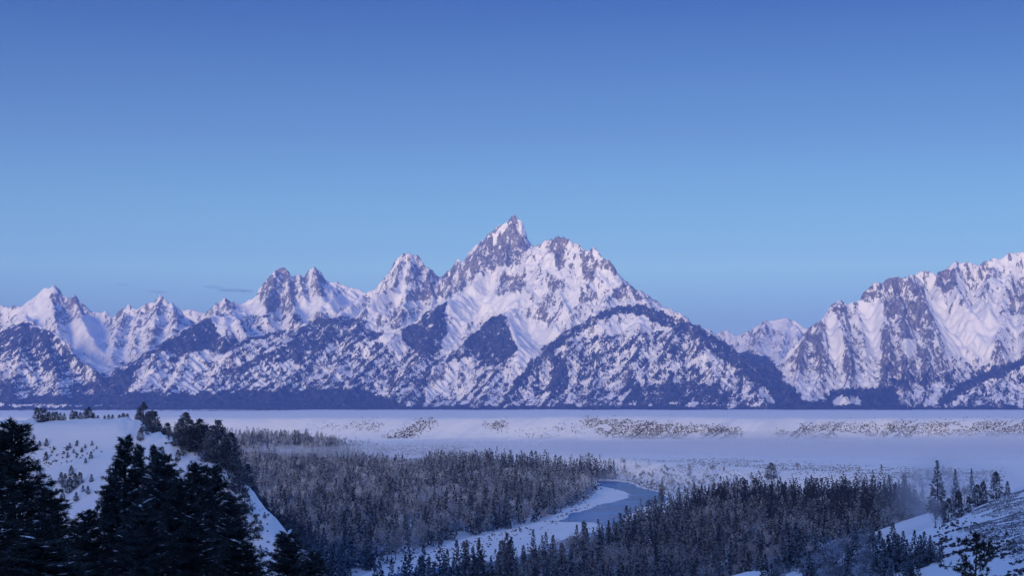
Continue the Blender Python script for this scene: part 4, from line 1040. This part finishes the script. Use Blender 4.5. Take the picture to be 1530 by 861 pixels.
# ------------------------------------------------------------------ scrub
def scrub(name, label, pts, r0, r1, seed, mat='scrub'):
    rg = np.random.default_rng(seed); pts = np.array(pts); n = len(pts); K = 9
    c = np.repeat(pts, K, 0); r = np.repeat(rg.uniform(r0, r1, n), K)[:, None]
    d = rg.normal(size=(n * K, 3)); d[:, 2] = np.abs(d[:, 2]) * .8 + .25; d /= np.linalg.norm(d, axis=1, keepdims=True)
    s = np.cross(d, rg.normal(size=d.shape)); s /= np.linalg.norm(s, axis=1, keepdims=True)
    V = np.stack([c - s * r * .1 - [0, 0, .1], c + s * r * .38 + d * r * .5, c + d * r, c - s * r * .38 + d * r * .5], 1).reshape(-1, 3)
    Fc = np.arange(n * K * 4).reshape(-1, 4)
    o = link(name, mesh_np(name, V, [Fc], [M[mat]], attrs={'frost': np.repeat(rg.random(n * K) * .8, 4)})); tag(o, label, 'scrub', kind='stuff')
def sample_region(P, n, D0, D1, seed, thr=-.2, nsc=60.):
    rg = np.random.default_rng(seed); us_ = [p[0] for p in P]
    m = n * 30
    u = rg.uniform(min(us_), max(us_), m); y = rg.uniform(D0, D1, m); x = (u - U0) / F * y
    z = ground_h(x, y); uu, vv = uv_of(x, y, z)
    js = 5. if D1 > 1300 else 9.
    k = in_poly(uu + rg.normal(size=m) * js, vv + rg.normal(size=m) * js * .5, P) & (fbm(x / nsc, y / nsc, 2, 81) > thr)
    if D0 >= 2900: k = k & (z > 32)
    k = np.where(k)[0][:n]
    return np.stack([x[k], y[k], z[k]], 1)
A = [sample_region([(560,666),(590,648),(630,630),(655,628),(640,640),(610,655),(590,668)], 650, 3200, 3650, 1, -2.), sample_region([(500,692),(540,670),(690,668),(720,680),(640,694)], 1300, 2650, 3200, 2, -.4),
     sample_region([(865,628),(905,628),(960,632),(1100,640),(1110,652),(1060,662),(980,664),(900,650)], 3400, 3100, 3650, 3, -.4),
     sample_region([(1150,650),(1175,636),(1250,634),(1400,632),(1540,632),(1540,650),(1380,652),(1200,656)], 3000, 2900, 3600, 4, -.5),
     sample_region([(720,636),(760,630),(750,644)], 200, 3100, 3650, 5, -.6), sample_region([(460,640),(575,628),(570,644)], 160, 3100, 3700, 6, -.6),
     sample_region([(760,645),(865,632),(880,650),(800,660)], 120, 3100, 3700, 16, -.2)]
scrub('sagebrush', 'dark sagebrush dotted over the far bluff', np.concatenate([a for a in A if len(a)]), .9, 2.0, 1)
A = [sample_region([(905,690),(1100,688),(1180,694),(1300,700),(1500,705),(1500,780),(1300,740),(1000,745),(930,722)], 3800, 1300, 2600, 7, -.25)]
scrub('bench_scrub', 'frosted brush on the snowy bank below the fog', np.concatenate(A), .5, 1.4, 2, 'twig')
A = [sample_region([(600,850),(700,815),(830,785),(890,790),(800,825),(660,848)], 45, 1000, 1500, 41, -.1), sample_region([(575,846),(647,824),(728,801),(820,778),(880,748),(884,754),(824,785),(730,808),(650,830),(580,850)], 170, 1000, 1800, 42, -.5), sample_region([(900,712),(930,712),(990,726),(1005,740),(985,735),(940,722),(915,717)], 260, 1850, 2250, 17, -.9)]
scrub('willow_brush', 'low brush along the river banks and bend', np.concatenate(A), .5, 1.4, 12)
A = [sample_region([(1420,775),(1445,757),(1475,742),(1540,728),(1540,845),(1500,822),(1450,800)], 9000, 380, 660, 8, -.25, 16.)]
scrub('slope_sagebrush', 'brown sagebrush covering the near right slope', np.concatenate(A), .10, .32, 3, 'twig')
A = [sample_region([(1390,790),(1440,780),(1540,820),(1540,861),(1450,861),(1400,830)], 500, 330, 560, 18, .1, 14.), sample_region([(60,670),(170,680),(200,770),(60,770)], 90, 450, 700, 9, .1), sample_region([(250,650),(330,700),(400,775),(405,850),(340,800),(260,700)], 620, 380, 680, 10, -.3)]
scrub('low_brush', 'scattered low brush poking through the snow on the hill slopes', np.concatenate([a for a in A if len(a)]), .3, .8, 4)
# woods along the foot of the mountains
rg = np.random.default_rng(12); n = 5200
u_ = rg.uniform(-150, 1680, n); y_ = np.where(u_ < 430, rg.uniform(9000, 12800, n), rg.uniform(12000, 12900, n)); x_ = (u_ - U0) / F * y_
z_ = ground_h(x_, y_); V_, F_, R_ = merge([spruce_arrays(h=17, w=3.4, lv=4, br=5, seed=90 + s, frost=-.2) for s in range(3)], x_, y_, z_, rg.uniform(.7, 1.3, n), rg.random(n) * 6.28, rg.random(n) * .2)
V_[:, 0:2] = V_[:, 0:2]
o = link('far_woods', mesh_np('far_woods', V_, [F_], [M['ridge']], attrs={'frost': R_})); tag(o, 'dark band of distant woods at the foot of the mountains', 'woods', kind='stuff')
print('scrub', round(time.time() - T0, 1))

# ------------------------------------------------------------------ fog, haze, clouds
def lens_mesh(cx, cy, cz, rx, ry, rz_, seed, nu=48, nv=20, amp=.12):
    V = []; Fc = []
    for j in range(nv + 1):
        ph = math.pi * j / nv
        for i in range(nu):
            th = 2 * math.pi * i / nu
            r = 1 + amp * float(pn(np.array([3 + 2.2 * math.cos(th)]), np.array([3 + 2.2 * math.sin(th) + ph]), seed)[0]) * math.sin(ph)
            V.append((cx + rx * r * math.sin(ph) * math.cos(th), cy + ry * r * math.sin(ph) * math.sin(th), cz + rz_ * math.cos(ph) * (1 + amp * math.sin(3 * th + seed))))
    for j in range(nv):
        for i in range(nu): Fc.append((j * nu + i, j * nu + (i + 1) % nu, (j + 1) * nu + (i + 1) % nu, (j + 1) * nu + i))
    return np.array(V), np.array(Fc)
def fog(name, label, specs, dens, color):
    mt = mat_volume(name, color, dens)
    for i, (cx_, cy_, cz_, rx, ry, rz_) in enumerate(specs):
        V, Fc = lens_mesh(cx_, cy_, cz_, rx, ry, rz_, i, amp=.34)
        # outward normals
        o = link(name, mesh_np(name, V, [Fc[:, ::-1]], [mt], smooth=True)); tag(o, label[i] if isinstance(label, list) else label, 'fog', kind='stuff')
FOGC = (.72, .80, .97)
fog('fog_bank', ['low bank of fog lying over the terrace on the right', 'thinner fog over the terrace in the middle', 'thin fog around the tall tree behind the right slope', 'thin mist over the far end of the left forest', 'wisp of steam rising from the river bend', 'fog wisp round the small trees right of the tall foggy tree', 'fog wisp at the foot of the tall foggy tree'],
    [(760, 2800, 28, 800, 430, 24), (120, 2900, 24, 560, 300, 17), (216, 820, 56, 30, 60, 17), (-260, 3050, 12, 420, 200, 16), (110, 2230, 4, 70, 90, 7), (226, 850, 60, 22, 90, 15), (206, 840, 52, 20, 45, 20)], .0030, FOGC)
bx = [(-24500, -24500, -4), (24500, 24500, 2400)]
(a0, b0, c0), (a1, b1, c1) = bx
V = np.array([(a0,b0,c0),(a1,b0,c0),(a1,b1,c0),(a0,b1,c0),(a0,b0,c1),(a1,b0,c1),(a1,b1,c1),(a0,b1,c1)])
Fc = np.array([(0,3,2,1),(4,5,6,7),(0,1,5,4),(1,2,6,5),(2,3,7,6),(3,0,4,7)])
HAZE = 3.7e-5
o = link('haze', mesh_np('haze', V, [Fc], [mat_volume('haze_air', (.20, .35, 1.), HAZE)])); tag(o, 'thin blue haze in the air', 'haze', kind='stuff')

cm = mat_volume('cloud_vapour', (.3, .42, .66), .0011)
for i, (u, v, w_, h_, lab) in enumerate(((345, 434, 24, 2.0, 'thin dark cloud streak left of the twin rocky peaks'), (367, 435, 14, 1.6, 'short end of the cloud streak touching the twin rocky peaks'), (318, 429, 16, 1.2, 'faint cloud wisp leading into the thin dark streak'), (235, 436, 16, 1.2, 'faint cloud wisp behind the small pointed peak on the left'), (183, 425, 8, 1.0, 'tiny faint cloud high over the left peaks'))):
    x, y, z = pt(u, v, 25500.); k = 25500 / F
    V, Fc = lens_mesh(x, y, z, w_ * k, 300, h_ * k, i, amp=.35)
    o = link('cloud', mesh_np('cloud', V, [Fc[:, ::-1]], [cm], smooth=True)); tag(o, lab, 'cloud', kind='stuff')

# ------------------------------------------------------------------ light
SUN_EL, SUN_AZ = R(7), R(199)          # azimuth clockwise from +Y: behind the camera to the left
w = bpy.data.worlds.new('World'); SC.world = w; w.use_nodes = True; nt = w.node_tree
sky = nt.nodes.new('ShaderNodeTexSky'); sky.sky_type = 'NISHITA'; sky.sun_disc = False
sky.sun_elevation = SUN_EL; sky.sun_rotation = SUN_AZ; sky.ozone_density = 4.; sky.dust_density = .3
tc = nt.nodes.new('ShaderNodeTexCoord'); sx = nt.nodes.new('ShaderNodeSeparateXYZ'); nt.links.new(tc.outputs['Generated'], sx.inputs[0])
cr = nt.nodes.new('ShaderNodeValToRGB'); nt.links.new(sx.outputs[2], cr.inputs[0])
SKYR = [(0.0, (.38, .50, .97)), (.018, (.48, .53, .95)), (.050, (.55, .55, .76)), (.082, (.88, .82, .76)), (.122, (.66, .635, .59)), (.161, (.49, .455, .47)), (.238, (.20, .235, .345)), (.5, (.95, .8, .8)), (1., (4.4, 2.5, 2.45))]
el = cr.color_ramp.elements
el[0].position = SKYR[0][0]; el[0].color = (*SKYR[0][1], 1); el[1].position = 1.; el[1].color = (*SKYR[-1][1], 1)
for p, c in SKYR[1:-1]:
    e_ = el.new(p); e_.color = (*c, 1)
mx = nt.nodes.new('ShaderNodeMix'); mx.data_type = 'RGBA'; mx.blend_type = 'MULTIPLY'; mx.inputs[0].default_value = 1
nt.links.new(sky.outputs[0], mx.inputs[6]); nt.links.new(cr.outputs[0], mx.inputs[7]); nt.links.new(mx.outputs[2], nt.nodes['Background'].inputs[0])
nt.nodes['Background'].inputs[1].default_value = .15
ld = bpy.data.lights.new('sun', 'SUN'); ld.energy = 3.9; ld.angle = R(20); ld.color = (1., .75, .42)
lo = bpy.data.objects.new('sun', ld); COL.objects.link(lo)
sx_, sy_, sz_ = math.sin(SUN_AZ) * math.cos(SUN_EL), math.cos(SUN_AZ) * math.cos(SUN_EL), math.sin(SUN_EL)
from mathutils import Vector
lo.rotation_euler = Vector((sx_, sy_, sz_)).to_track_quat('Z', 'Y').to_euler(); lo.location = (0, -50, 150)

cam = bpy.data.cameras.new('camera'); co_ = bpy.data.objects.new('camera', cam); COL.objects.link(co_)
cam.lens = 36 * F / 1530.; cam.sensor_width = 36; cam.clip_end = 60000; cam.clip_start = .5
co_.location = (0, 0, CAMZ); co_.rotation_euler = (math.pi / 2 + PITCH, 0, 0); SC.camera = co_
SC.render.engine = 'CYCLES'
cy = SC.cycles; cy.use_denoising = True; cy.max_bounces = 4; cy.diffuse_bounces = 2; cy.glossy_bounces = 2; cy.volume_bounces = 1; cy.transparent_max_bounces = 8
cy.use_adaptive_sampling = True; cy.adaptive_threshold = .02
try: cy.denoiser = 'OPENIMAGEDENOISE'
except Exception: pass
vs = SC.view_settings; vs.view_transform = 'Standard'; vs.look = 'None'; vs.exposure = 1.0; vs.gamma = 1; vs.use_curve_mapping = False
print('done', round(time.time() - T0, 1))
